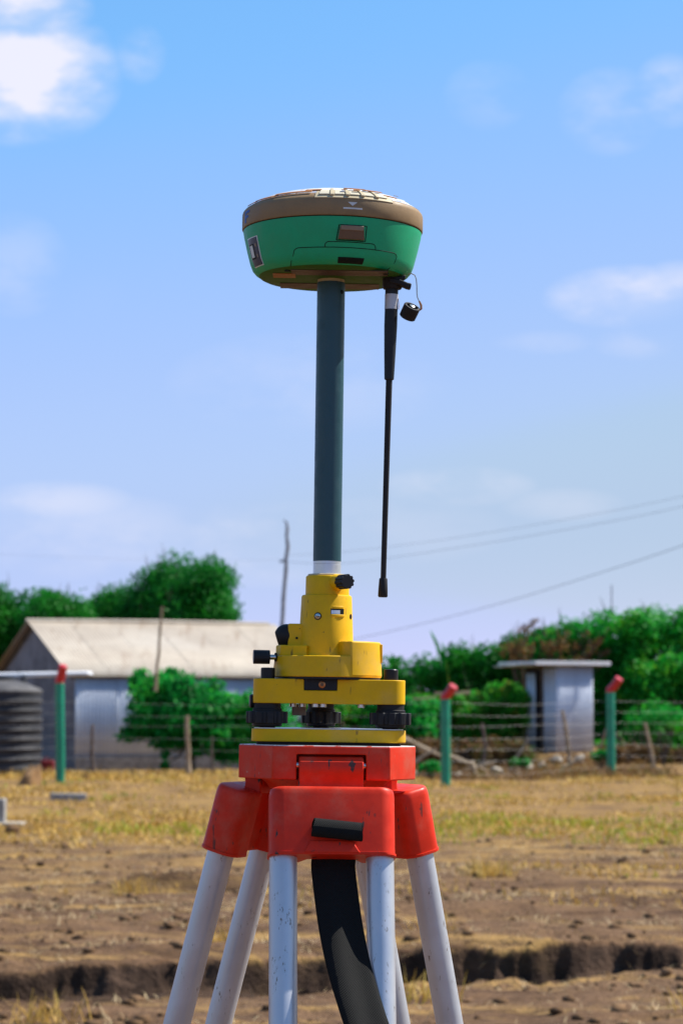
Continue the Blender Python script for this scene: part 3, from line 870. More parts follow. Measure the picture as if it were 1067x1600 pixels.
o = fp.build('distant_pole', M['cable'], None); o.location = (q0.x, 120, 0); tag(o, 'thin distant pole top above the hedge on the right', 'pole')
# cables
def cable(pxs, label, r=.016):
    P_ = [at(px, py, Y) for px, py, Y in pxs]
    out = []
    # smooth curve through the points (Catmull-Rom)
    Q = [P_[0]*2-P_[1]] + P_ + [P_[-1]*2-P_[-2]]
    for i in range(1, len(Q)-2):
        for t in np.linspace(0,1,9)[:-1]:
            a_,b_,c_,d_ = Q[i-1],Q[i],Q[i+1],Q[i+2]
            out.append(.5*((2*b_)+(c_-a_)*t+(2*a_-5*b_+4*c_-d_)*t*t+(3*b_-a_-3*c_+d_)*t**3))
    out.append(P_[-1])
    o_ = MB(); base = out[0]
    o_.tube([q-base for q in out], r, 5)
    ob = o_.build('power_cable', M['cable'], None); ob.location = base
    return tag(ob, label, 'cable', 'power cables')
cable([(448,868,60),(540,862,57),(700,842,53),(880,812,49),(1067,775,45),(1400,690,40)], 'topmost thin power cable crossing the sky to the right', .0035)
cable([(448,878,60),(540,880,57),(700,858,53),(880,828,49),(1067,791,45),(1400,706,40)], 'second power cable from the top right of the antenna', .0042)
cable([(500,1003,75),(560,997,73),(670,972,68),(780,943,63),(880,913,59),(1067,852,52),(1400,730,45)], 'lowest and darkest power cable sagging above the right hedge', .008)
cable([(448,874,60),(300,876,63),(150,872,66),(0,866,70),(-250,858,75)], 'faint power cable crossing the sky left of the crooked pole', .002)

# ------------------------------------------------------------------ hedge, brush and latrine on the right
HG = 'overgrown bushes behind the latrine'
def bush(name, px, Y, ells, n, size, mat, label, group=HG, tw=0, h=.9):
    return tree(name, base_px(px, Y), ells, n, size, M[mat], label, group, h, .06, tw, 'bush')
def mound(px0, px1, tops, Y, rr, sd, depth=1.0, base=1180):
    """ellipsoids filling a bush between two pixel columns under a top line"""
    r_ = random.Random(sd); out = []
    n = int((px1-px0)*(base-min(tops))/(rr*rr)*1.5)
    for i in range(n):
        t = r_.random(); px = px0 + (px1-px0)*t
        top = np.interp(t, np.linspace(0,1,len(tops)), tops)
        py = top + rr*.7 + (base - top - rr)*r_.random()**1.1
        k_ = r_.uniform(.7,1.2)
        out.append(ell_px(px, py, Y + r_.uniform(-depth, depth), rr*k_, rr*.8*k_))
    return out
bush('bush', 1050, 55, mound(990,1110,(956,950,950,948),55,30,1) + [ell_px(1022,988,55.4,42,36), ell_px(1075,985,55.2,42,36), ell_px(1056,1030,55.0,44,40)], 30000, .07, 'leaf_hedge', 'tall bright green bush at the right edge behind the rightmost post', tw=8)
bush('bush', 925, 56, mound(855,1000,(980,956,946,950),56,30,2), 28000, .07, 'leaf_hedge', 'tallest green bush rising behind the latrine roof', tw=10)
bush('bush', 830, 57, mound(770,890,(1000,988,978,966),56.5,26,3), 23000, .066, 'leaf', 'dark green bush sloping down left of the latrine', tw=8)
bush('bush', 735, 56, mound(690,800,(1018,1004,1002,1000),56,24,4), 16000, .066, 'leaf', 'dark green bush above the middle green post', tw=8)
bush('bush', 640, 56, mound(560,705,(1030,1022,1022,1030),56,24,5), 16000, .066, 'leaf', 'lower dark green bush right beside the yellow instrument', tw=3)
bush('bush', 510, 58, mound(430,580,(1026,1030,1028,1030),58,24,25), 8000, .08, 'leaf', 'green bush hidden behind the yellow instrument', tw=0)
bush('bush', 1170, 56, mound(1100,1240,(948,950,955,960),56,32,26), 8000, .09, 'leaf_hedge', 'green bush beyond the right edge of the hedge', tw=0)
dr = random.Random(77)
dry_e = []
for i in range(46):
    t_d = dr.random()**.8
    px_d = 785 + 165*t_d; rr_d = dr.uniform(5, 15)*(1.15 - .6*t_d)
    dry_e.append(ell_px(px_d, np.interp(px_d, (785, 840, 950), (1022, 1004, 1020)) + dr.gauss(0, 13), 54.6 + dr.uniform(-.6, .6), rr_d, rr_d*.9))
bush('dry_bush', 825, 55.0, dry_e, 900, .06, 'leaf_dry', 'withered brown twigs and leaves among the green above the latrine roof', tw=12)
bush('thicket', 790, 48.5, mound(735,832,(1068,1058,1062,1066),48.2,17,8,.5,1175), 9000, .065, 'leaf_mixed', 'half dry green and brown thicket left of the latrine door', tw=6, h=.5)
bush('thicket', 700, 47.5, mound(640,750,(1085,1080,1082,1078),47.5,17,9,.5,1160), 7000, .065, 'leaf_mixed', 'green brown thicket behind the middle green post', tw=4, h=.5)
bush('thicket', 620, 46.5, mound(575,668,(1075,1085,1090,1092),46.5,18,10,.4,1150), 5500, .07, 'leaf_vine', 'bright green low thicket just right of the foot screw', tw=0, h=.5)
bush('thicket', 560, 47.5, mound(480,600,(1085,1085,1090,1092),47.5,18,20,.4,1165), 4500, .07, 'leaf_mixed', 'low thicket behind the yellow instrument', tw=0, h=.5)
bush('thicket', 1030, 48.5, mound(985,1090,(1080,1090,1100,1090),48.5,18,12,.6,1195), 3600, .075, 'leaf_hedge', 'shaded green scrub at the right edge under the tall bush', tw=5, h=.5)
bush('thicket', 965, 50.5, mound(935,1000,(1150,1155,1160,1165),50.5,12,15,.4,1195), 1200, .06, 'leaf_mixed', 'low shaded scrub between latrine and rightmost post', tw=4, h=.3)
bush('dry_thicket', 690, 45.2, mound(600,830,(1150,1152,1150,1158),45.0,13,16,.6,1198), 7500, .05, 'leaf_dry', 'low dry brown brush on the ground behind the middle post', tw=10, h=.3)
bush('dry_thicket', 1010, 44.6, mound(945,1085,(1166,1160,1164,1168),44.6,12,46,.5,1198), 3600, .05, 'leaf_dry', 'low dry brown brush right of the rightmost post', tw=6, h=.3)
for px, py, Y, rr, lab in ((673,1200,38.6,12,'small bright green weed at the foot of the middle post'), (585+225,1192,43,10,'small weed before the white stones'), (938,1182,41.8,10,'small bright weed beside the rightmost post'), (1036,1120,43.2,22,'yellow green weed on the right edge of the fence')):
    e = mound(px-rr*1.4, px+rr*1.4, (py-rr*.6,py-rr,py-rr*.6), Y, rr*.5, int(px), .08, py+rr*.5)
    tree('weed', base_px(px, Y), e, 420, .04, M['leaf_vine'], lab, 'weeds along the fence', .15, .012, 0, 'weed')

# reed plant behind the middle post
rp = at(690, 1100, 40.5); rz0 = gz(rp.x, 40.5)
reed = empty('reed_plant', (rp.x, 40.5, rz0), 'tall green reed with long blades behind the middle post', 'plant')
ro = Vector((rp.x, 40.5, rz0))
MB().tube([(0,0,0), at(693,1120,40.5)-ro, at(702,1075,40.5)-ro, at(697,1040,40.5)-ro, at(692,1020,40.5)-ro], [.022,.02,.016,.012,.006], 7).build('stem', M['leaf_mixed'], reed)
for tip, root_, bow in (((672,985),(692,1035),0),((690,1003),(692,1045),8),((722,1018),(697,1050),6),((664,1030),(694,1048),-8),((712,1035),(697,1058),3),((682,1010),(692,1040),4)):
    a_ = at(*root_, 40.5)-ro; b_ = at(*tip, 40.4)-ro
    m_ = (a_+b_)/2 + Vector((bow*.004,-.03,.04))
    pts = [a_.lerp(m_, .0), a_.lerp(m_, .6), m_, m_.lerp(b_, .6), b_]
    MB().strip(pts, [Vector((.026*k_, .012, .01*k_)) for k_ in (.6,1,1,.7,.12)], [(0,-1,.2)]*5, .002).build('leaf_blade', M['leaf_vine'], reed)

# latrine
lc = at(869, 1180, 47.0)
LZ = lc.z
LA = R(30)
lu = Vector((math.cos(LA), math.sin(LA), 0)); lv = Vector((-math.sin(LA), math.cos(LA), 0))
lat = empty('latrine', (lc.x, 47.0, LZ), 'small corrugated iron latrine with flat overhanging roof', 'latrine')
LW, LD, LH = .86, 1.0, 1.72
k = 0
for a in (0., .43): 
    sheet('wall_sheet', lat, M['zinc'], lu*a + lv*(-.003*k) + Vector((0,0,-.02)), lu, uz, .44, LH, .05, .006); k += 1
sheet('side_sheet', lat, M['zinc'], lv*.42 + Vector((0,0,-.02)), -lv, uz, .42, LH-.02, .05, .006)
# doorway on the left side: dark opening, frame, door leaf ajar
MB().box(lv*.45 + Vector((0,0,LH/2)), (.06,.06,LH), Matrix.Rotation(LA,3,'Z')).build('door_post', M['timber_dark'], lat)
MB().box(lv*.97 + Vector((0,0,LH/2)), (.06,.06,LH), Matrix.Rotation(LA,3,'Z')).build('door_post', M['timber_dark'], lat)
MB().box(lv*.71 + Vector((0,0,LH-.03)), (.05,.46,.06), Matrix.Rotation(LA,3,'Z')).build('door_lintel', M['timber_dark'], lat)
dd = (lv*.93 - lu*.37).normalized()
sheet('door', lat, M['zinc'], lv*.96 - lu*.03 + Vector((0,0,.08)) , (-lv*.96 - lu*.16).normalized(), uz, .40, LH-.22, .10, .004)
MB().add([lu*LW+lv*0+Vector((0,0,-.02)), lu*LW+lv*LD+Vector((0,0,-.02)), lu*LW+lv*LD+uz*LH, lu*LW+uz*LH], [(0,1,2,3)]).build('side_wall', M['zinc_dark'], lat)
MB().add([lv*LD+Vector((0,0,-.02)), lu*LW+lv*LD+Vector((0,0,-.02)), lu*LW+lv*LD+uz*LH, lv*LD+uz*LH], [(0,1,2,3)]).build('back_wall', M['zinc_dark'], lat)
# roof: two overlapping sheets resting on battens
rs = (uz*.0)
for a, w in ((-.62, .80), (.14, .96)):
    sheet('roof_sheet', lat, M['zinc_pale'], lu*a - lv*.20 + uz*(LH+.045 + (.012 if a > 0 else -.016)), lu, (lv - uz*.03), w, LD+.45, .076, .012)
MB().box(lu*.2 - lv*.1 + uz*(LH+.008), (1.6,.05,.035), Matrix.Rotation(LA,3,'Z')).build('roof_batten', M['timber'], lat)
MB().box(lu*.2 + lv*.95 + uz*(LH-.012), (1.6,.05,.035), Matrix.Rotation(LA,3,'Z')).build('roof_batten', M['timber'], lat)
MB().box(lu*.26 - lv*.215 + uz*(LH+.045), (1.76,.02,.075), Matrix.Rotation(LA,3,'Z')).build('roof_fascia', M['pvc'], lat, bevel=.004)
MB().box(-lu*.635 + lv*.42 + uz*(LH+.045), (.02,1.24,.06), Matrix.Rotation(LA,3,'Z')).build('roof_fascia', M['pvc'], lat, bevel=.004)
# earth platform
def earth_mound(name, cx, cy, rx, ry, h, label, seed=0, mat='ground'):
    n, k_ = 14, 36; v = []; f = []
    for i in range(n+1):
        r_ = 1 - i/n
        for j in range(k_):
            a_ = 2*math.pi*j/k_
            nz_ = 1 + .22*(float(fbm(np.array([math.cos(a_)*1.5+5+seed]), np.array([math.sin(a_)*1.5+5]), 3, 7)[0])-.5)*2
            x_, y_ = math.cos(a_)*rx*r_*nz_, math.sin(a_)*ry*r_*nz_
            hh = h*(1 - max(0,(r_-.55)/.45)**1.6) + .06*(float(fbm(np.array([x_*6+9]), np.array([y_*6+9]), 3, 8+seed)[0])-.5)*(r_ < .98)
            v.append((x_, y_, hh - .12*(r_ > .99)))
    for i in range(n):
        for j in range(k_):
            j2 = (j+1) % k_
            f.append((i*k_+j, i*k_+j2, (i+1)*k_+j2, (i+1)*k_+j))
    o_ = MB().add(v, f).build(name, M[mat], None, smooth=70)
    o_.location = (cx, cy, gz(cx, cy) - .02)
    return tag(o_, label, 'mound', kind='structure')
earth_mound('earth_platform', lc.x+.45, 47.5, 1.5, 1.3, LZ - gz(lc.x+.45,47.5) + .01, 'earth platform under the iron latrine')
# stones, logs and branches before the latrine
def rock(px, py, Y, r, label, sd, mat='rock', group='loose stones near the latrine', flat=.75):
    p_ = at(px, py, Y)
    bm = bmesh.new(); bmesh.ops.create_icosphere(bm, subdivisions=2, radius=1)
    r_ = random.Random(sd); ax = [r_.uniform(.75,1.3) for _ in range(3)]
    ph = [r_.uniform(0,6) for _ in range(6)]
    for v_ in bm.verts:
        c_ = v_.co.copy()
        q_ = 1 + .16*math.sin(c_.x*3+ph[0])*math.cos(c_.y*3+ph[1]) + .12*math.sin(c_.z*5+ph[2]+c_.x*2)
        v_.co = Vector((c_.x*ax[0], c_.y*ax[1], c_.z*ax[2]*flat))*q_*r
    me = bpy.data.meshes.new('stone'); bm.to_mesh(me); bm.free(); me.materials.append(M[mat])
    o_ = bpy.data.objects.new('stone', me); COL.objects.link(o_); o_.location = (p_.x, Y, max(gz(p_.x, Y), p_.z) + r*.1 if False else gz(p_.x, Y) + r*.35)
    return tag(o_, label, 'stone', group)
for i, (px, Y, r_, lab) in enumerate(((823,43.6,.16,'largest pale stone left of the latrine platform'),(800,43.4,.10,'small pale stone left of the largest stone'),(775,43.0,.12,'grey stone in the brush right of the middle post'),
        (846,44.0,.09,'pale stone under the latrine door'),(870,44.6,.13,'stone at the near corner of the latrine platform'),(715,42.0,.11,'stone just right of the middle post'),
        (640,42.5,.12,'pale stone left of the middle post beside the tripod head'),(660,43.5,.10,'small stone left of the middle post'),(905,44.5,.11,'stone in front of the latrine platform below its wall'),(975,44.8,.12,'stone right of the rightmost green post'))):
    rock(px, 1190, Y, r_, lab, i+3)
def log_px(a_, b_, Y, r, label, mat='deadwood'):
    return stick('branch', [a_, ((a_[0]+b_[0])/2, (a_[1]+b_[1])/2 - 1), b_], Y, r, M[mat], label, 'branch', 'dead branches in the brush', .012, 7)
log_px((600,1140),(692,1183),43.5,.045,'long pale dead branch sloping down to the middle post')
log_px((686,1205),(696,1185),39.4,.06,'short pale split log at the middle post foot')
log_px((800,1195),(826,1155),44.4,.03,'dead branch leaning up toward the latrine door')
log_px((700,1180),(760,1205),42.4,.035,'dead branch lying right of the middle post')
log_px((720,1206),(775,1190),42.2,.028,'thin dead branch among the stones by the middle post')
log_px((935,1172),(955,1115),46.0,.03,'dead branch standing between latrine and rightmost post','timber')
log_px((640,1196),(680,1170),43,.03,'thin dead branch crossing behind the middle post')
log_px((878,1200),(910,1185),42.6,.035,'short branch lying at the leaning stake')
log_px((735,1190),(742,1208),41.6,.05,'pale split log right of the middle post')
# fine debris
n = 2600
x = rng.uniform(.5, 5.6, n); y = rng.uniform(39.8, 45.5, n)
blades('brush_litter', x, y, .30, .022, 1.15, M['leaf_dry'], 'tangle of dead twigs and litter below the thickets', 'litter')
n = 1800
x = rng.uniform(-6.5, -1.0, n); y = rng.uniform(39.8, 44.5, n)
blades('verge_litter', x, y, .16, .02, .9, M['grass_dry'], 'dry weeds along the foot of the shed fence', 'grass')

# ------------------------------------------------------------------ wire fence: posts and wires
fence = empty('wire_fence', (0, 40, 0), 'wire fence with three green posts and red angled tops', 'fence')
FO = Vector((0, 40, 0))
post_at = []
for px, pyb, pyt, Y, capv in ((94.5,1221,1067,39.4,(7,-27)), (696,1228,1092,37.6,(13,-20)), (954,1214,1081,41.0,(13,-21))):
    p_ = at(px, pyb, Y); x_, z_ = p_.x, p_.z
    top = at(px-1.0, pyt, Y)
    mb = MB()
    b0 = Vector((x_, Y, min(z_, gz(x_, Y)) - .15)) - FO
    mb.tube([b0, Vector((x_, Y, z_+.4))-FO, top-FO], .074, 20)
    post = mb.build('post', M['post_green'], fence, bevel=.006)
    s = Y/FPX
    d_ = Vector((capv[0]*s, -.10, -capv[1]*s))
    elbow = top - FO
    MB().tube([elbow + Vector((0,0,-.01)), elbow + Vector((0,0,.035)), elbow + d_*.45, elbow + d_], [.0755,.075,.072,.070], 20).build('red_cap', M['post_red'], post, bevel=.008)
    post_at.append((x_, Y, z_, top.z))
fl = [(-9.5, 39.6, post_at[0][2]-.02, 0)] + post_at + [(10.5, 42.4, post_at[2][2], 0)]
for i in range(7):
    h = .18 + .182*i
    pts = []
    for (x0,y0,z0,_), (x1,y1,z1,_) in zip(fl[:-1], fl[1:]):
        for t in np.linspace(0, 1, 9)[:-1]:
            sag = -.035*math.sin(math.pi*t)*(1 + .5*math.sin(i*2.3+x0))
            pts.append(Vector((x0+(x1-x0)*t, y0+(y1-y0)*t + .08, z0+(z1-z0)*t + h + sag + .010*math.sin(i*5.1+t*9+x0))) - FO)
    pts.append(Vector((fl[-1][0], fl[-1][1]+.08, fl[-1][2]+h)) - FO)
    MB().tube(pts, .0014, 5).build('wire', M['fence_wire'], fence)
# weathered rail nailed behind the middle post
o = MB().box((0,0,0), (.55,.03,.045), Matrix.Rotation(R(-2),3,'Y')).build('wooden_rail', M['deadwood'], None, bevel=.004)
q = at(706, 1083, 37.9); o.location = q; tag(o, 'short weathered wooden rail fixed across the middle post top', 'rail')
o = MB().box((0,0,0), (.36,.025,.03), Matrix.Rotation(R(-4),3,'Y')).build('wooden_rail', M['deadwood'], None, bevel=.004)
q = at(662, 1091, 38.1); o.location = q; tag(o, 'thin pale rail left of the middle post top', 'rail')

# ------------------------------------------------------------------ small things on the near side of the fence
sp = at(45, 1228, 37.6)
sx, sy = sp.x, 37.6; sz = gz(sx, sy)
stump = empty('tree_stump', (sx, sy, sz), 'brown broken tree stump on dry grass left of the green post', 'stump')
mb = MB(); v = []; k_ = 18
for i, (h, rr) in enumerate(((-.05,.19),(.05,.16),(.14,.135),(.24,.115))):
    for j in range(k_):
        a_ = 2*math.pi*j/k_; q_ = rr*(1+.16*math.sin(a_*3+1)+.1*math.sin(a_*5+i))
        v.append((math.cos(a_)*q_ + h*.25, math.sin(a_)*q_, h + (.07*math.sin(a_*1.0+.6)+.03*math.sin(a_*4) if i == 3 else 0)))
f = [(i*k_+j, i*k_+(j+1)%k_, (i+1)*k_+(j+1)%k_, (i+1)*k_+j) for i in range(3) for j in range(k_)]
f.append(tuple(3*k_+j for j in range(k_)))
mb.add(v, f); mb.build('trunk', simple('stump_wood', (.17,.085,.035), (.40,.23,.10), 9, .85, mapscale=(1,1,.3)), stump, smooth=50)
p_ = at(107, 1249, 31.8)
o = MB().box((0,0,.05), (.47,.18,.085)).build('concrete_block', M['concrete'], None, bevel=.008)
o.location = (p_.x, 31.8, gz(p_.x, 31.8)); o.rotation_euler = (0,R(1),R(6)); tag(o, 'long grey concrete block lying on dry grass below the left post', 'block')
bx = at(-4, 1290, 25.2)
peg = empty('survey_beacon', (bx.x, 25.2, gz(bx.x, 25.2)), 'grey concrete beacon on a pale slab at the left edge', 'beacon')
MB().box((0,0,.12), (.17,.17,.30)).build('shaft', M['concrete'], peg, bevel=.008)
MB().box((.05,0,.005), (.46,.36,.05)).build('slab', M['rock'], peg, bevel=.01)
for i, (px, py, r_) in enumerate(((262,1215,.07),(133,1213,.08),(185,1212,.06),(20,1302,.09),(220,1206,.06))):
    Y = min(ground_y(py), 41)
    x_ = at(px, py, Y).x
    rock(px, py, Y, r_, ['brown clod under the shed wall right of centre', 'brown lump at the foot of the left green post', 'small brown lump along the shed fence', 'dark earth lump beside the grey beacon', 'small lump under the shed wall near the vine'][i], 40+i, 'clod', 'lumps along the fence foot')

# ------------------------------------------------------------------ the instrument (coordinates in mm about the tripod head top)
DI = 2.6
ORG = Vector((-.0160, DI, 1.2 - .0401))
TILT = Matrix.Rotation(R(.8), 3, 'Y')
MM = .001
class IT:
    """a thing of the instrument: local frame in mm, base point b"""
    def __init__(s, name, b, label, cat):
        s.b = Vector(b)*MM
        s.root = empty(name, ORG + TILT @ s.b, label, cat, rot=(0, R(.8), 0))
    def part(s, name, mb, mat, parent=None, smooth=40, bevel=0, seg=2):
        m2 = MB(); m2.v = [Vector(p)*MM - s.b for p in mb.v]; m2.f = mb.f
        return m2.build(name, mat, parent or s.root, smooth=smooth, bevel=bevel*MM, seg=seg)

def hull_poly(cs, r, n=14):
    """outline of equal circles placed at the corners of a convex polygon (counter-clockwise)"""
    out = []; k = len(cs)
    for i in range(k):
        p0, p1, p2 = Vector(cs[i-1]), Vector(cs[i]), Vector(cs[(i+1) % k])
        d0 = (p1-p0); d1 = (p2-p1)
        a0 = math.atan2(d0.y, d0.x) - math.pi/2; a1 = math.atan2(d1.y, d1.x) - math.pi/2
        while a1 < a0: a1 += 2*math.pi
        for t in range(n+1):
            a = a0 + (a1-a0)*t/n
            out.append((p1.x + r*math.cos(a), p1.y + r*math.sin(a)))
    return out

def slotted_prism(poly, z0, z1, slots):
    """prism with rectangular slots cut into some straight sides; slots: {edge index: (u0, u1, zs, depth, open)} with u in mm from the
    edge's start, zs the closed end of the slot, open 'top' or 'bottom'"""
    n = len(poly); v = []; f = []; low = []; high = []
    def vert(p, z): v.append((p[0], p[1], z)); return len(v)-1
    B = [vert(p, z0) for p in poly]; T = [vert(p, z1) for p in poly]
    for i in range(n):
        j = (i+1) % n
        low.append(B[i]); high.append(T[i])
        if i in slots:
            u0, u1, zs, dep, op = slots[i]
            a = Vector(poly[i]); b = Vector(poly[j]); t = (b-a).normalized(); inn = Vector((-t.y, t.x))
            P = [a+t*u0, a+t*u1, a+t*u1+inn*dep, a+t*u0+inn*dep]
            zo = z1 if op == 'top' else z0
            O = [vert(p, zo) for p in P]; C = [vert(p, zs) for p in P]
            if op == 'top':
                f.append((B[i], B[j], T[j], O[1], C[1], C[0], O[0], T[i])); high += [O[0], O[3], O[2], O[1]]
                f += [(C[0], C[1], C[2], C[3]), (O[0], C[0], C[3], O[3]), (C[1], O[1], O[2], C[2]), (C[3], C[2], O[2], O[3])]
            else:
                f.append((B[i], O[0], C[0], C[1], O[1], B[j], T[j], T[i])); low += [O[0], O[3], O[2], O[1]]
                f += [(C[3], C[2], C[1], C[0]), (O[3], C[3], C[0], O[0]), (O[1], C[1], C[2], O[2]), (O[2], C[2], C[3], O[3])]
        else:
            f.append((B[i], B[j], T[j], T[i]))
    f.append(tuple(reversed(low))); f.append(tuple(high))
    return MB().add(v, f)

# ---- tripod
tri = IT('survey_tripod', (0,0,-1160), 'red headed aluminium survey tripod standing on the soil', 'tripod')
PHI = R(4.6)
def rot2(p, a): return (p[0]*math.cos(a)-p[1]*math.sin(a), p[0]*math.sin(a)+p[1]*math.cos(a))
# head plate: hexagon with three long sides, slots cut in the long sides
d_, a_ = 73, 61
poly = []
for k in range(3):
    base_a = R(270) + PHI + k*R(120)
    n_ = Vector((math.cos(base_a), math.sin(base_a))); t_ = Vector((-n_.y, n_.x))
    for s_, q_ in ((-a_, d_), (-36, d_), (-36, d_-26), (36, d_-26), (36, d_), (a_, d_)):
        poly.append(tuple(n_*q_ + t_*s_))
full = []
for k in range(3):
    base_a = R(270) + PHI + k*R(120)
    n_ = Vector((math.cos(base_a), math.sin(base_a))); t_ = Vector((-n_.y, n_.x))
    for s_ in (-a_, a_): full.append(tuple(n_*d_ + t_*s_))
top = tri.part('head_plate', slotted_prism(full, -35, -.2, {i: (a_-36, a_+36, -8.6, 26, 'bottom') for i in (0, 2, 4)}), M['red_worn'], bevel=1.3, seg=3)
def edge_mat():
    m, nt, b = new_mat('worn_bare_edge')
    n1 = noise(nt, 90, 4, .65)
    nt.links.new(mixc(nt, mrange(nt, n1, .38, .46), (.62,.05,.02), (.62,.60,.58)), b.inputs['Base Color'])
    b.inputs['Roughness'].default_value = .4
    return m
tri.part('worn_edge', MB().prism([(p[0]*.992, p[1]*.992) for p in full], -1.0, .35), edge_mat(), top, bevel=.5)
tri.part('head_neck', MB().lathe([(60,-46),(63,-41),(70,-35.2)], 48), M['red'])
# legs
LEGS = ((R(270)+PHI, 93, .265), (R(30)+PHI, 88, .235), (R(150)+PHI, 98, .270))
UZ = Vector((0,0,1))
def block_section(hw, th, dep, r, n=7):
    """plan outline of a leg block: flat outer face, round edges, hollow on the inner side.  x across, y outward"""
    pts = []
    ho, hi = th/2, -th/2
    def arc(cx, cy, a0, a1):
        for t in range(n+1):
            a = R(a0 + (a1-a0)*t/n); pts.append((cx + r*math.cos(a), cy + r*math.sin(a)))
    arc(hw-r, ho-r, 0, 90); arc(-hw+r, ho-r, 90, 180); arc(-hw+r, hi+r, 180, 270)
    # hollow between the two sockets
    w = hw - 2*r - 6
    pts.append((-w-4, hi)); pts.append((-w+4, hi+dep)); pts.append((w-4, hi+dep)); pts.append((w+4, hi))
    arc(hw-r, hi+r, 270, 360)
    return pts
for k, (az, r112, slope) in enumerate(LEGS):
    n_ = Vector((math.cos(az), math.sin(az), 0)); t_ = Vector((-n_.y, n_.x, 0))
    ax = (n_*slope - UZ).normalized()                 # down the leg
    out = (n_ + UZ*slope).normalized()                # outward face normal
    C112 = n_*r112 + UZ*(-114)
    def LP(s, o, l):      # s across, o outward, l along the leg from the block bottom (up = negative)
        return C112 + t_*s + out*o + ax*l
    # block: lofted outline with a rounded top edge
    mb = MB(); rows = []
    sec = block_section(64.5, 43, 17, 15)
    for l, sc, po in ((-70.5,.90,0),(-69.2,.955,0),(-66.5,.985,0),(-62,1.0,0),(-3.2,1.0,0),(-3.0,1.018,0),(-.6,1.018,0),(0,1.005,0)):
        rows.append([LP(s_*(1-(1-sc)*.55) if sc < 1 else s_*sc, o_*sc, l) for s_, o_ in sec])
    ns = len(sec); v = [p for r_ in rows for p in r_]
    f = [(i*ns+j, i*ns+(j+1)%ns, (i+1)*ns+(j+1)%ns, (i+1)*ns+j) for i in range(len(rows)-1) for j in range(ns)]
    f = [tuple(reversed(q)) for q in f]
    f.append(tuple(range(ns))); f.append(tuple(reversed([(len(rows)-1)*ns+j for j in range(ns)])))
    mb.add(v, f)
    blk = tri.part('leg_block', mb, M['red'], smooth=35)
    # hinge tongue rising into the slot of the head, with its barrel
    mb = MB(); v = []; f = []
    prof = [(14, -62), (10.5,-70), (10,-74), (11,-80), (12.5,-86), (13.5,-92), (12,-98), (7,-102.5), (-2,-104), (-8,-100), (-9,-92), (-9,-62)]
    for s_ in (-33.5, 33.5):
        for o_, l in prof: v.append(C112 + t_*s_ + n_*(o_ - 28.5 + slope*0) + ax*0 + UZ*(-l - 0) + n_*(slope*0) )
    m_ = len(prof)
    f = [(i, (i+1)%m_, m_+(i+1)%m_, m_+i) for i in range(m_)] + [tuple(range(m_-1,-1,-1)), tuple(range(m_, 2*m_))]
    mb.add(v, f)
    tri.part('hinge_tongue', mb, M['red'], blk, smooth=30, bevel=1.5)
    tri.part('hinge_pin', MB().tube([C112 + n_*(-27.5) + UZ*94 + t_*(-36.5), C112 + n_*(-27.5) + UZ*94 + t_*36.5], 4, 12), M['steel'], blk)
    # raised pad with the strap slot on the outer face, only clear on the front leg
    mb = MB(); pad = [(-30,-1.5),(-24,-14),(20,-14),(28,-1.5)]
    v = [LP(s_, 21.0, l) for s_, l in pad] + [LP(s_*.97, 23.4, l*.97-.05) for s_, l in pad]
    mb.add(v, [(3,2,1,0),(4,5,6,7)] + [(i,(i+1)%4,4+(i+1)%4,4+i) for i in range(4)])
    tri.part('strap_pad', mb, M['red'], blk, bevel=.8)
    # two tubes, clamp, lower leg, foot
    L_up = 560; L_all = (1160-114)/(-ax.z)
    for s_ in (-49.5, 49.5):
        tri.part('leg_tube', MB().tube([LP(s_, 0, -40), LP(s_, 0, -.5), LP(s_, 0, L_up)], 14.4, 28), M['leg'])
    cl = MB().prism([(64,-22),(64,22),(-64,22),(-64,-22)], 0, 60)
    mm_ = Matrix((t_, out, -ax)).transposed()
    cl.v = [LP(0,0,L_up+30) + mm_ @ Vector(p) for p in cl.v]
    clo = tri.part('leg_clamp', cl, M['red'], bevel=6, seg=3)
    tri.part('lower_leg', MB().tube([LP(0,0,L_up-120), LP(0,0,L_all-90)], 17, 20), M['leg'])
    tri.part('foot', MB().tube([LP(0,0,L_all-95), LP(0,0,L_all-60), LP(0,0,L_all+30)], [21,21,3], 16), M['rubber'])
# hanging strap: loop on the front block, band falling through the block
az, r112, slope = LEGS[0]
n_ = Vector((math.cos(az), math.sin(az), 0)); t_ = Vector((-n_.y, n_.x, 0)); out = (n_ + UZ*slope).normalized(); ax = (n_*slope - UZ).normalized()
C112 = n_*r112 + UZ*(-114)
def FP(s, o, l): return C112 + t_*s + out*o + ax*l
def uv_strip(thing, name, pts, wid, nrm, th, mat, parent=None):
    mb = MB().strip(pts, wid, nrm, th)
    o_ = thing.part(name, mb, mat, parent, smooth=60)
    me = o_.data; uv = me.uv_layers.new(name='UV')
    cum = [0.]
    for i in range(1, len(pts)): cum.append(cum[-1] + (Vector(pts[i])-Vector(pts[i-1])).length)
    for li, lp in enumerate(me.loops):
        vi = lp.vertex_index; i = vi//4; k_ = vi % 4
        w_ = Vector(wid[i]).length
        uv.data[li].uv = ((0 if k_ in (0,3) else 2*w_)/50., cum[i]/50.)
    return o_
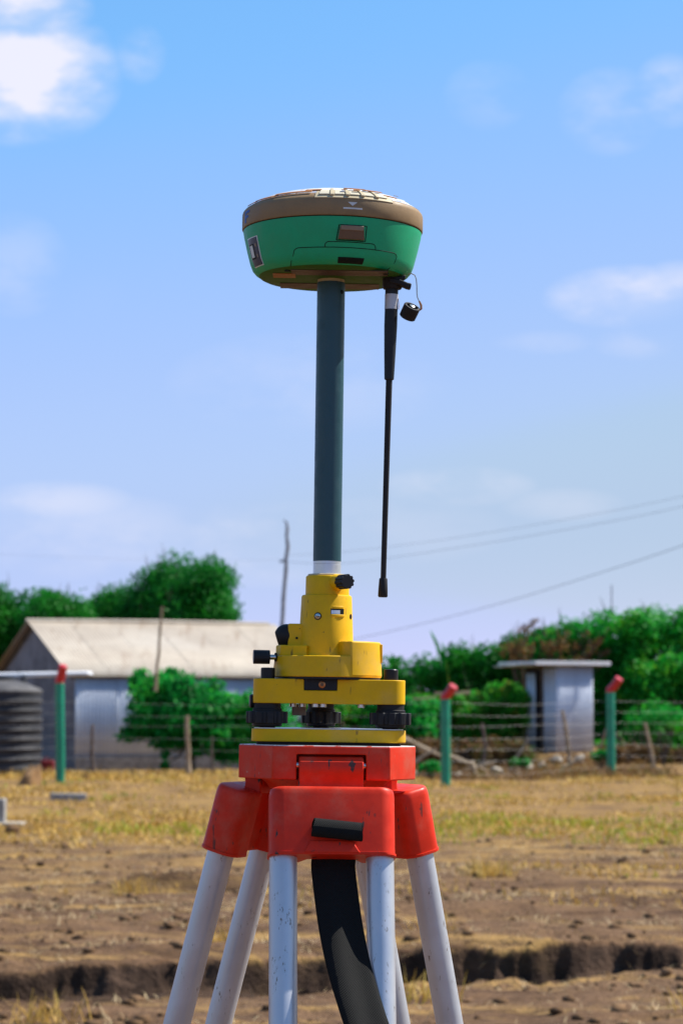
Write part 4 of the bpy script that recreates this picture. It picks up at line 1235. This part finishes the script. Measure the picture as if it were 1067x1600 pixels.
# loop: a short folded tube of webbing, its axis across the block
pts, wid, nrm = [], [], []
c0 = FP(3.5, 32.5, -22.5)
adir = (t_*1.0 + ax*.10 + out*.02).normalized()
e1 = (out - adir*out.dot(adir)).normalized(); e2 = adir.cross(e1)
N_ = 34
for i in range(N_+1):
    a = 2*math.pi*i/N_
    ra, rb = 8.4, 8.3
    if math.cos(a) < -.2: ra = 10.5
    p_ = c0 + e1*(ra*math.cos(a)) + e2*(rb*math.sin(a)) + e2*(1.5*math.sin(2*a))
    pts.append(p_); wid.append(adir*(25 + 1.2*math.sin(a*2))); 
    nrm.append((e1*math.cos(a) + e2*math.sin(a)).normalized())
uv_strip(tri, 'strap_loop', pts, wid, nrm, 1.6, M['web'])
pts, wid, nrm = [], [], []
ctrl = [(2.5, -6, -30, 0), (2.6, -4, -2, .0), (2.0, -2, 8, .0), (4, 3, 32, .03), (9, 10, 72, .10), (17, 18, 115, .18), (29, 26, 160, .22), (43, 31, 205, .22), (56, 33, 255, .2), (67, 31, 310, .2), (74, 24, 370, .15), (76, 10, 430, .1), (70, 0, 480, .1)]
def cr(vals, t):
    i = int(min(max(t,0), len(vals)-1.0001)); u = t-i
    g = lambda j: np.array(vals[min(max(j,0),len(vals)-1)], float)
    a,b_,c_,d__ = g(i-1),g(i),g(i+1),g(i+2)
    return .5*((2*b_)+(c_-a)*u+(2*a-5*b_+4*c_-d__)*u*u+(3*b_-a-3*c_+d__)*u**3)
# cupped webbing: two halves meeting in a soft fold, so it is drawn as a grid
rows = 70; cols = 13
V = []; UV = []
for i in range(rows+1):
    s_, o_, l, tw = cr(ctrl, (len(ctrl)-1)*i/rows)
    s2, o2, l2, _ = cr(ctrl, (len(ctrl)-1)*(i+.2)/rows) if i < rows else cr(ctrl, (len(ctrl)-1)*(i-.2)/rows)
    dl = (FP(s2,o2,l2)-FP(s_,o_,l)) * (1 if i < rows else -1); dl.normalize()
    w_ = (t_*math.cos(tw) + out*(-math.sin(tw)))
    w_ = (w_ - dl*w_.dot(dl)).normalized(); nn = w_.cross(dl).normalized()
    if nn.dot(out) < 0: nn = -nn
    for j in range(cols):
        q_ = -1 + 2*j/(cols-1)
        cup = -3.2*q_*q_ + 1.8*math.sin(q_*4.2 + i*.11)*min(1, max(0, (l-10)/60.))
        V.append(FP(s_,o_,l) + w_*(22.5*q_) + nn*cup); UV.append((q_*22.5/50+.5, l/50.))
F_ = [(i*cols+j, i*cols+j+1, (i+1)*cols+j+1, (i+1)*cols+j) for i in range(rows) for j in range(cols-1)]
mb = MB(); mb.add(V, F_)
st = tri.part('strap', mb, M['web'], smooth=80)
uv = st.data.uv_layers.new(name='UV')
for li, lp in enumerate(st.data.loops): uv.data[li].uv = UV[lp.vertex_index]
so = st.modifiers.new('thickness', 'SOLIDIFY'); so.thickness = .0015; so.offset = 0

# ---- tribrach
trb = IT('tribrach', (0,0,0), 'yellow levelling base with black foot screws on the tripod head', 'tribrach')
SCR = [(67.0, -31.0), (-7.0, 75.0), (-62.5, -31.0)]     # right front, back, left front (counter-clockwise)
trb.part('base_pad', MB().prism(hull_poly(SCR, 11), .1, 3.6), M['rubber'])
trb.part('base_plate', MB().prism(hull_poly(SCR, 16.5), 3.6, 17.0, top_scale=.995), M['yellow'], bevel=1.1, seg=3)
trb.part('spring_plate', MB().prism(hull_poly(SCR, 13.6), 17.02, 17.9), M['alu_bright'])
up = hull_poly(SCR, 15.2)
fe = len(up) - 1                                   # the straight front side runs from the last outline point to the first
trb.part('upper_plate', slotted_prism(up, 43.6, 69.3, {fe: (-24.2 - up[fe][0], 10.8 - up[fe][0], 57.4, 27, 'top')}), M['yellow'], bevel=.9, seg=3)
lk = trb.part('lock_block', MB().box((-6.7, -33.0, 64.3), (34.6, 25.5, 13.0)), M['black'], bevel=.5)
trb.part('lock_screw', MB().lathe([(3.6,0),(3.6,1.0),(2.6,1.4)], 24, c=(-5.2,-45.6,63.6), axis=(0,-1,0)), M['copper'], lk)
trb.part('lock_screw_slot', MB().lathe([(1.8,0),(1.7,.3)], 6, c=(-5.2,-47.0,63.6), axis=(0,-1,0)), M['latch'], lk)
trb.part('lock_ring', MB().lathe([(56,69.4),(56,71.6)], 64), M['black'])
def star(r, lobes, depth, n=144):
    return [((r - depth*(0.5-0.5*math.tanh(6*math.cos(lobes*2*math.pi*i/n)+2.0)))*math.cos(2*math.pi*i/n), (r - depth*(0.5-0.5*math.tanh(6*math.cos(lobes*2*math.pi*i/n)+2.0)))*math.sin(2*math.pi*i/n)) for i in range(n)]
for i, (sx_, sy_) in enumerate(SCR):
    kn = trb.part('foot_screw', MB().prism(star(22.0, 11, 2.2), 22.5, 35.0, c=(sx_,sy_,0), m=Matrix.Rotation(.35*i+.2,3,'Z')), M['black'], smooth=30, bevel=.5)
    trb.part('screw_flange', MB().lathe([(14.5,19.2),(15.8,20.2),(15.8,22.6)], 40, c=(sx_,sy_,0)), M['black'], kn)
    trb.part('screw_stem', MB().lathe([(8.5,16.9),(8.5,19.3)], 28, c=(sx_,sy_,0)), M['rubber'], kn)
    trb.part('screw_bush', MB().lathe([(15.5,34.9),(15.5,37.5),(14.2,38.2),(14.2,43.7)], 40, c=(sx_,sy_,0)), M['rubber'], kn)
    trb.part('screw_cap', MB().lathe([(7.5,69.2),(7.5,80.0),(6.9,80.7),(5.5,80.9)], 32, c=(sx_,sy_,0)), M['black'], kn)
for x_, y_ in ((-36,-20),(-26,-24),(-12,-38),(36,-36),(-4,-36)):
    trb.part('underside_bolt', MB().lathe([(3.0,39.8),(3.6,40.2),(3.6,43.8)], 16, c=(x_,y_,0)), M['steel'])
trb.part('spring_block', MB().box((-30,10,37), (15,12,12)), M['latch_top'], bevel=.6)
trb.part('lock_lever', MB().lathe([(6.4,0),(7.2,1),(7.2,4),(6,5)], 24, c=(-76.5,-26,45.5), axis=(-1,-.15,0)), M['black'])

# ---- rotating adapter with optical plummet
ad = IT('tribrach_adapter', (-1,0,71.6), 'yellow rotating carrier with optical plummet under the pole', 'adapter')
AX = -2.0
base = ad.part('carrier_base', MB().lathe([(56.8,71.7),(57.8,72.4),(56.2,93.2),(55.3,94.0)], 96, c=(-.4,0,0)), M['yellow'], smooth=30)
def arc_poly(r, a0, a1, extra, n=40): return [(r*math.cos(R(a0+(a1-a0)*i/n)), r*math.sin(R(a0+(a1-a0)*i/n))) for i in range(n+1)] + extra
ad.part('carrier_cheek', MB().prism(arc_poly(58.3, -64, 72, [(10,40),(10,-22)]), 72.6, 109.6, c=(-.4,0,0), top_scale=.972), M['yellow'], smooth=35, bevel=1.6, seg=3)
ad.part('cheek_plate', MB().prism([(55.5,-11),(58.6,-11),(58.6,14),(55.5,14)], 88, 107.5, c=(-.4,0,0)), M['yellow'], bevel=.6)
ad.part('carrier_shoulder', MB().prism([(-49.5,-24),(-22,-27),(-14,30),(-30,45),(-46,31),(-55.5,8),(-54.6,-10)], 93.6, 105.2), M['yellow'], smooth=30, bevel=1.4, seg=3)
tower = ad.part('tower', MB().lathe([(31.0,93.8),(29.9,97),(29.2,104),(26.9,157.2),(26.2,158.8),(25.0,159.3)], 96, c=(AX,0,0)), M['yellow'], smooth=35)
ad.part('tower_neck', MB().lathe([(23.4,158.9),(23.1,178.6),(22.3,179.8),(21.4,180.1)], 80, c=(AX+.6,0,0)), M['yellow'], smooth=35)
ad.part('neck_cap', MB().lathe([(20.8,180.0),(20.8,181.4),(20.2,181.8)], 80, c=(AX+.4,0,0)), M['tan_light'])
# clamp knob
kd = Vector((.46,-.88,.0)).normalized()
kc = Vector((AX+.6, 0, 172.4)) + kd*20
b_ = ad.part('knob_boss', MB().lathe([(9.0,0),(8.2,6),(7.6,11.5)], 32, c=tuple(kc), axis=kd), M['yellow'])
def knurled(r, n=60): return [((r - .5*(i % 2))*math.cos(2*math.pi*i/n), (r - .5*(i % 2))*math.sin(2*math.pi*i/n)) for i in range(n)]
mk = Vector((0,0,1)).rotation_difference(kd).to_matrix()
ad.part('clamp_knob', MB().prism(star(8.0, 10, 1.0, 120), 0, 15.5, c=tuple(kc + kd*11.2), m=mk), M['black'], b_, smooth=30, bevel=.8, seg=3)
# level window pocket, screws
def on_tower(x_, z, extra=0.):
    r = 29.2 + (26.9-29.2)*(z-104)/(157.2-104) + extra
    dx = x_ - AX; return Vector((x_, -math.sqrt(max(r*r-dx*dx, 1)), z))
def patch(x0, x1, z0, z1, e0, e1, n=8):
    """a curved plate that follows the tower between two x and two z"""
    mb = MB(); v = []
    for e in (e0, e1):
        for z in (z0, z1):
            for i in range(n+1): v.append(on_tower(x0+(x1-x0)*i/n, z, e))
    m_ = n+1; f = []
    for i in range(n):
        f += [(2*m_+i, 2*m_+i+1, 3*m_+i+1, 3*m_+i), (i+1, i, m_+i, m_+i+1), (i, i+1, 2*m_+i+1, 2*m_+i), (m_+i+1, m_+i, 3*m_+i, 3*m_+i+1)]
    f += [(0, 2*m_, 3*m_, m_), (n, m_+n, 3*m_+n, 2*m_+n)]
    return mb.add(v, f)
win = ad.part('level_window', patch(2.6, 16.6, 138.2, 144.2, -.2, .25), M['seam'], tower)
ad.part('level_glass', patch(3.2, 12.6, 138.6, 142.6, .2, .55), M['alu_bright'], tower)
ad.part('window_lip', patch(3.2, 17.0, 135.6, 138.1, -.4, .9), M['yellow'], tower, bevel=.5)
ad.part('window_brow', patch(4.0, 16.0, 144.3, 147.0, -.4, .5), M['yellow'], tower, bevel=.4)
def screw_on(x_, z, r, mat, name='set_screw'):
    p_ = on_tower(x_, z); d_ = Vector((p_.x-AX, p_.y, 0)).normalized()
    ad.part('screw_recess', MB().lathe([(r+1.0,-.5),(r+1.0,.18)], 28, c=tuple(p_), axis=d_), M['seam'], tower)
    s_ = ad.part(name, MB().lathe([(r,-.4),(r,.5),(r*.8,.9)], 28, c=tuple(p_), axis=d_), mat, tower)
    t2 = Vector((-d_.y, d_.x, 0))
    q_ = p_ + d_*.95
    ad.part('screw_slot', MB().strip([q_ - t2*r*.8 + UZ*.3, q_ + t2*r*.8 - UZ*.3], [UZ*.45]*2, [d_]*2, .25), M['seam'], tower)
screw_on(-10.9, 136.0, 3.1, M['steel'])
p_ = on_tower(23.9, 136.4); d_ = Vector((p_.x-AX, p_.y, 0)).normalized()
ad.part('screw_hole', MB().lathe([(3.0,-.5),(3.0,.2)], 24, c=tuple(p_), axis=d_), M['seam'], tower)
# optical plummet
pb = ad.part('plummet_housing', MB().prism([(-42.5,-10),(-26,-12),(-20,8),(-26,18),(-42.5,16)], 104, 128.4), M['yellow'], smooth=30, bevel=1.6, seg=3)
ad.part('plummet_screw', MB().lathe([(1.3,0),(1.3,1)], 14, c=(-33.0,-11.3,113), axis=(-.1,-1,0)), M['seam'], pb)
ey = MB().lathe([(11.5,-2),(12.4,1),(12.6,4),(12.2,7),(11.2,9.6),(9.4,12.2),(7.6,14.0),(6.9,14.4),(6.2,13.6)], 44, c=(-41.0,2,116.6), axis=Vector((-1,-.05,-.30)))
ad.part('eyepiece', ey, M['rubber'], smooth=50)
# tangent knob on the left
kn = ad.part('tangent_knob', MB().prism(knurled(7.6, 56), 0, 17.5, c=(-61.2,-17,92.2), m=Vector((0,0,1)).rotation_difference(Vector((-1,-.12,0)).normalized()).to_matrix()), M['black'], smooth=20, bevel=.8)
ad.part('knob_spindle', MB().tube([(-61.5,-17,92.2),(-50,-15.6,92.2)], 2.8, 16), M['steel'], kn)
ad.part('knob_socket', MB().lathe([(4.8,0),(4.8,1.2)], 24, c=(-54.4,-16.2,92.2), axis=(-1,-.3,0)), M['seam'], kn)

# ---- extension pole
ep = IT('extension_pole', (-2,0,181.8), 'dark teal metal pole standing on the yellow carrier', 'pole')
PX = -2.1
ep.part('silver_sleeve', MB().lathe([(14.9,181.7),(14.9,192.2),(14.6,192.4),(14.6,192.8),(14.9,193.0),(14.9,196.2)], 64, c=(PX,0,0)), M['alu_bright'], smooth=30)
ep.part('tube', MB().lathe([(15.05,195.6),(15.05,497)], 72, c=(PX,0,0)), M['pole'], smooth=30)
ep.part('top_collar', MB().lathe([(14.6,496.9),(14.6,500.5)], 64, c=(PX,0,0)), M['tan_light'])
p0 = Vector((PX+11.8,-9.3,486))
ep.part('pin_hole', MB().lathe([(2.2,-.4),(2.2,.25)], 20, c=tuple(p0), axis=Vector((.785,-.62,0))), M['seam'])

# ---- receiver
rx = IT('satellite_receiver', (-1.5,0,500), 'round green and tan satellite survey receiver on top of the pole', 'receiver')
RX = -1.5
GP = [(551.0, 96.2), (545, 95.3), (530, 91.9), (515, 88.0), (509, 85.6), (505.5, 82.6), (503.2, 79.0)]     # z, radius of the green shell
def gr(z):
    zs = [p[0] for p in GP][::-1]; rs_ = [p[1] for p in GP][::-1]
    return float(np.interp(z, zs, rs_))
shell = rx.part('shell', MB().lathe([(60,500.6),(74.0,500.8)] + [(r, z) for z, r in GP[::-1]], 128, c=(RX,0,0)), M['green'], smooth=32)
rx.part('seam_ring', MB().lathe([(95.6,550.9),(95.6,552.1)], 128, c=(RX,0,0)), M['seam'])
brim = rx.part('brim', MB().lathe([(95.5,552.0),(97.0,552.3),(97.6,553.4),(97.6,568.0),(96.9,570.6),(95.0,572.9),(91.5,575.2),(84,579.0),(74,583.0)], 128, c=(RX,0,0)), M['tan'], smooth=40)
rx.part('radome', MB().lathe([(87.2,577.4),(86.6,578.6),(76.2,583.8),(66,587.0),(50,590.6),(30,593.0),(12,594.0),(2,594.2)], 96, c=(RX,0,0)), M['dome'], smooth=40)
def rs(az, z, r=None, e=0.):
    """point on the receiver; az measured from the camera side, positive to the right"""
    rr = (r if r is not None else gr(z)) + e
    return Vector((RX + rr*math.sin(R(az)), -rr*math.cos(R(az)), z))
def shellpatch(a0, a1, z0, z1, e, rfun=None, n=10, th=.6, skew=0., inset=None):
    """curved plate on the shell between two azimuths and heights"""
    mb = MB(); v = []
    rows_ = 5
    for ee in (e-th, e):
        for k_ in range(rows_):
            z = z0 + (z1-z0)*k_/(rows_-1)
            for i in range(n+1):
                az = a0 + (a1-a0)*i/n
                if inset: az = (a0+a1)/2 + (az-(a0+a1)/2)*(1 - inset*(k_/(rows_-1)))
                v.append(rs(az, z, rfun(z) if rfun else None, ee))
    m_ = n+1; S_ = rows_*m_; f = []
    for k_ in range(rows_-1):
        for i in range(n):
            a_ = k_*m_+i
            f.append((S_+a_, S_+a_+1, S_+a_+m_+1, S_+a_+m_)); f.append((a_+1, a_, a_+m_, a_+m_+1))
    for i in range(n):
        f.append((i, i+1, S_+i+1, S_+i)); b0 = (rows_-1)*m_
        f.append((b0+i+1, b0+i, S_+b0+i, S_+b0+i+1))
    for k_ in range(rows_-1):
        f.append((k_*m_+m_, k_*m_, S_+k_*m_, S_+k_*m_+m_)); 
        f.append((k_*m_+n, k_*m_+m_+n, S_+k_*m_+m_+n, S_+k_*m_+n))
    return mb.add(v, f)
# latch
lt = rx.part('latch', shellpatch(4.0, 21.5, 527.5, 540.5, 2.4, th=3, inset=.14), M['latch'], smooth=40, bevel=.5)
rx.part('latch_top', shellpatch(5.6, 20.0, 536.6, 541.3, 3.1, th=2), M['latch_top'], lt, bevel=.4)
# latch frame and lid seams follow the shell
def seam(pts, r=.42, name='seam', parent=shell):
    rx.part(name, MB().tube(pts, r, 8), M['seam'], parent)
def zline(a0, a1, z, n=24, e=0.02): return [rs(a0+(a1-a0)*i/n, z, None, e) for i in range(n+1)]
seam(zline(3.0, 22.6, 526.6, 14) + zline(22.6, 21.0, 542.2, 2) + zline(21.0, 4.6, 542.2, 12) + [rs(3.0,526.6)], .5)
seam([rs(-4.6,519.2), rs(-4.4,522.6), rs(-3.4,524.3)] + zline(-2.2, 28.4, 525.0, 16) + [rs(29.6,524.3), rs(30.6,522.6), rs(31,519.2)])
seam([rs(-33,502.8), rs(-30.5,506.5), rs(-27.2,513.5), rs(-26.4,517.0), rs(-25,518.6)] + zline(-23.5, 47, 519.4, 40) + [rs(49.5,518.6), rs(51,516.4), rs(50.5,510), rs(49,504.5), rs(48,502.2)])
# battery lid finger notch
rx.part('lid_notch', shellpatch(4.5, 23.5, 504.0, 509.8, .25, n=12, th=.5), M['seam'], shell)
# marker triangle and bar on the brim
tr3 = [rs(9.6,566.0,97.6,.25), rs(15.6,566.0,97.6,.25), rs(12.6,562.0,97.6,.25)]
tb = [rs(9.6,566.0,97.6,-.2), rs(15.6,566.0,97.6,-.2), rs(12.6,562.0,97.6,-.2)]
rx.part('level_arrow', MB().add(tr3+tb, [(0,2,1),(3,4,5),(0,1,4,3),(1,2,5,4),(2,0,3,5)]), M['white_print'], brim)
rx.part('level_bar', shellpatch(6.8, 18.8, 558.6, 560.2, .25, rfun=lambda z: 97.6, th=.4), M['white_print'], brim)
# blue letter F on the left of the brim
for a0, a1, z0, z1 in ((-73.0,-70.4,555.0,567.6), (-70.4,-64.6,565.0,567.6), (-70.4,-66.4,560.0,562.6)):
    rx.part('letter_stroke', shellpatch(a0, a1, z0, z1, .28, rfun=lambda z: 97.6, n=4, th=.4), M['blue_print'], brim)
# display panel on the left
pn = rx.part('display_panel', shellpatch(-73, -58.5, 508.5, 537.5, 1.0, n=14, th=1.6), M['panel'], smooth=40, bevel=.6)
rx.part('panel_border', shellpatch(-73.7, -57.8, 507.7, 538.3, .55, n=14, th=1.0), M['screen'], pn, smooth=40)
rx.part('display_screen', shellpatch(-70.5, -64.5, 515.5, 531.0, 1.35, n=6, th=.6), M['seam'], pn)
rx.part('display_glass', shellpatch(-69.6, -65.4, 517.0, 529.5, 1.7, n=6, th=.5), M['screen'], pn)
for z in (518, 529): rx.part('panel_key', shellpatch(-62.0, -60.4, z-1.6, z+1.6, 1.3, n=4, th=.6), M['latch_top'], pn)
# underside: dusty green face, dark plates, label
rx.part('underside', MB().lathe([(.5,500.2),(74,500.2),(77,501.6),(78.6,502.9)], 96, c=(RX,0,0), caps=False), M['under_green'], shell, smooth=30)
def under_box(x0,x1,y0,y1,z=500.0,th=.5, sk=0.): 
    return MB().prism([(x0+sk,y0),(x1-sk,y0),(x1,y1),(x0,y1)][::1], z-th, z)
rx.part('dark_plate', under_box(-44, 58, -62, -32), M['under'], shell)
rx.part('dark_plate', under_box(-58, 50, 20, 52), M['under'], shell)
rx.part('paper_label', under_box(-64, -40, -40, -14, 499.9), M['orange_label'], shell)
for x_, y_ in ((-48,-55),(56,-46),(62,-20)):
    rx.part('case_screw', MB().lathe([(3.2,499.2),(3.2,500.3)], 18, c=(x_,y_,0)), M['seam'], shell)
# ribbed pale pocket on the front shoulder and flakes of peeled film on the edge
def sh(az, r):
    z = float(np.interp(r, [74, 84, 91.5, 95.0, 96.9, 97.6], [583.0, 579.0, 575.2, 572.9, 570.6, 568.0])); return Vector((RX + r*math.sin(R(az)), -r*math.cos(R(az)), z))
def shoulder_patch(a0, a1, r0, r1, lift, n=14, th=1.2, ins=0.):
    mb = MB(); v = []; rows_ = 5
    for ee in (lift-th, lift):
        for k_ in range(rows_):
            r = r0 + (r1-r0)*k_/(rows_-1)
            for i in range(n+1):
                az = a0 + (a1-a0)*i/n
                p_ = sh(az, r); d_ = Vector((math.sin(R(az)), -math.cos(R(az)), 1.4)).normalized()
                v.append(p_ + d_*ee)
    m_ = n+1; S_ = rows_*m_; f = []
    for k_ in range(rows_-1):
        for i in range(n):
            a_ = k_*m_+i
            f.append((S_+a_+1, S_+a_, S_+a_+m_, S_+a_+m_+1)); f.append((a_, a_+1, a_+m_+1, a_+m_))
    for i in range(n):
        f.append((i+1, i, S_+i, S_+i+1)); b0 = (rows_-1)*m_
        f.append((b0+i, b0+i+1, S_+b0+i+1, S_+b0+i))
    for k_ in range(rows_-1):
        f.append((k_*m_, k_*m_+m_, S_+k_*m_+m_, S_+k_*m_)); f.append((k_*m_+m_+n, k_*m_+n, S_+k_*m_+n, S_+k_*m_+m_+n))
    return mb.add(v, f)
pk = rx.part('rib_frame', shoulder_patch(-11, 41, 75, 97.2, 1.2, 24, 1.0), M['tan_light'], brim, smooth=35, bevel=.3)
for i in range(5):
    a0 = -8.5 + i*9.8
    rx.part('rib_cell', shoulder_patch(a0, a0+6.6, 79, 94.6, 1.9, 6, 1.2), M['cell'], pk, smooth=35, bevel=.4)
    if i < 4: rx.part('rib', shoulder_patch(a0+6.9, a0+9.5, 78, 96.2, 3.0, 4, 2.4), M['tan_light'], pk, smooth=35, bevel=.6)
rx.part('peeled_radome_film', shoulder_patch(42, 92, 84, 94.6, .35, 14, .5), M['dome'], brim, smooth=35)
fr = random.Random(9)
for a0, a1, r0, r1, lift in ((-62,-40,88,92,1.8),(-42,-14,86.0,89.5,2.6),(-74,-60,91,94,1.4),(8,24,80,82.6,4.2),(22,38,79,83.5,3.6),(-20,-8,78,83,2.2),(36,52,82,86,1.6)):
    rx.part('peeled_film', shoulder_patch(a0, a1, r0, r1, lift, 8, .7), M['paper_brown'], brim, smooth=35)
for i in range(9):
    a0 = fr.uniform(-34, 70); r0 = fr.uniform(76, 91); wa = fr.uniform(2, 9)
    rx.part('film_flake', shoulder_patch(a0, a0+wa, r0, r0+fr.uniform(.8, 3.2), fr.uniform(.9, 4.0) + (1.2 if -11 < a0 < 41 else 0), 4, .4), fr.choice((M['dome'], M['dome'], M['paper_brown'])), brim, smooth=35)
# antenna and its dangling cap
AY = -16.
sock = rx.part('antenna_socket', MB().lathe([(9.5,488.5),(10.5,490),(10.5,500.5)], 32, c=(63.6,AY,0)), M['rubber'], shell)
rx.part('dust_flap', MB().strip([(60,AY-6,496.5),(72,AY-7,494),(79,AY-7,491.0),(83.5,AY-7,490.0)], [Vector((0,6,0))]*4, [Vector((.25,0,1)).normalized()]*4, 6.0), M['rubber'], sock, smooth=30, bevel=1.5, seg=3)
rx.part('dust_flap', MB().strip([(62,AY-5,499),(72,AY-6,498.6),(77.5,AY-6,500.4)], [Vector((0,5,0))]*3, [Vector((0,0,1))]*3, 4.5), M['rubber'], sock, smooth=30, bevel=1.2, seg=3)
def axp(z): return Vector((63.2 - (496-z)*.0165, AY, z))
ant = rx.part('antenna_base', MB().tube([axp(z) for z in (498,482,466,448,420,400,391,390.2)], [7.0,7.0,7.0,7.0,6.2,5.5,5.2,4.2], 32), M['antenna'], smooth=30)
rx.part('antenna_label', MB().tube([axp(482.6), axp(466.4)], 7.22, 32), M['label_silver'], ant)
rx.part('label_corner', MB().strip([axp(478)+Vector((7.2,-1,0)), axp(472)+Vector((8.3,-1.2,0)), axp(466.6)+Vector((8.0,-1,0))], [Vector((.2,2.4,0))]*3, [Vector((1,0,0))]*3, .3), M['paper_brown'], ant)
rx.part('antenna_whip', MB().tube([axp(z) for z in (391,340,280,220,176.5)], [3.5,3.3,3.1,3.0,3.0], 20), M['rubber'], ant)
rx.part('antenna_tip', MB().tube([axp(z) for z in (177.6,176.6,166,158.6,157.4)], [4.0,4.4,5.0,5.2,4.4], 24), M['rubber'], ant)
cd = Vector((.40,-.50,.85)).normalized()
capo = rx.part('dangling_cap', MB().lathe([(8.0,-7.0),(8.9,-6.2),(9.1,0),(9.1,6.6),(8.5,7.4),(6.4,7.4),(6.2,4.0),(.5,4.0)], 36, c=(82.4,AY-4,463.2), axis=cd), M['rubber'], smooth=35)
rx.part('cap_pin', MB().lathe([(3.4,4.0),(3.4,7.6),(2.6,8.2)], 20, c=(82.4,AY-4,463.2), axis=cd), M['steel'], capo)
rx.part('tether_wire', MB().tube([(80,AY-3,504.5),(84,AY-3,505.2),(87.6,AY-3,503.4),(89.2,AY-3,499),(89.8,AY-3,492),(90.0,AY-3,484),(90.6,AY-3,479.5),(93.0,AY-3,474)], .55, 8), M['wire_steel'], capo)
rx.part('tether_eyelet', MB().tube([(92.6,AY-3,475.5),(94.6,AY-3,471),(94.8,AY-3,467.2),(92.8,AY-3,465.4)], [.9,1.3,1.3,.9], 8), M['copper'], capo)
rx.part('tether_loop', MB().tube([(93,AY-3,465.6),(89.6,AY-4,464.6),(86.4,AY-4,467.4)], .6, 8), M['wire_steel'], capo)
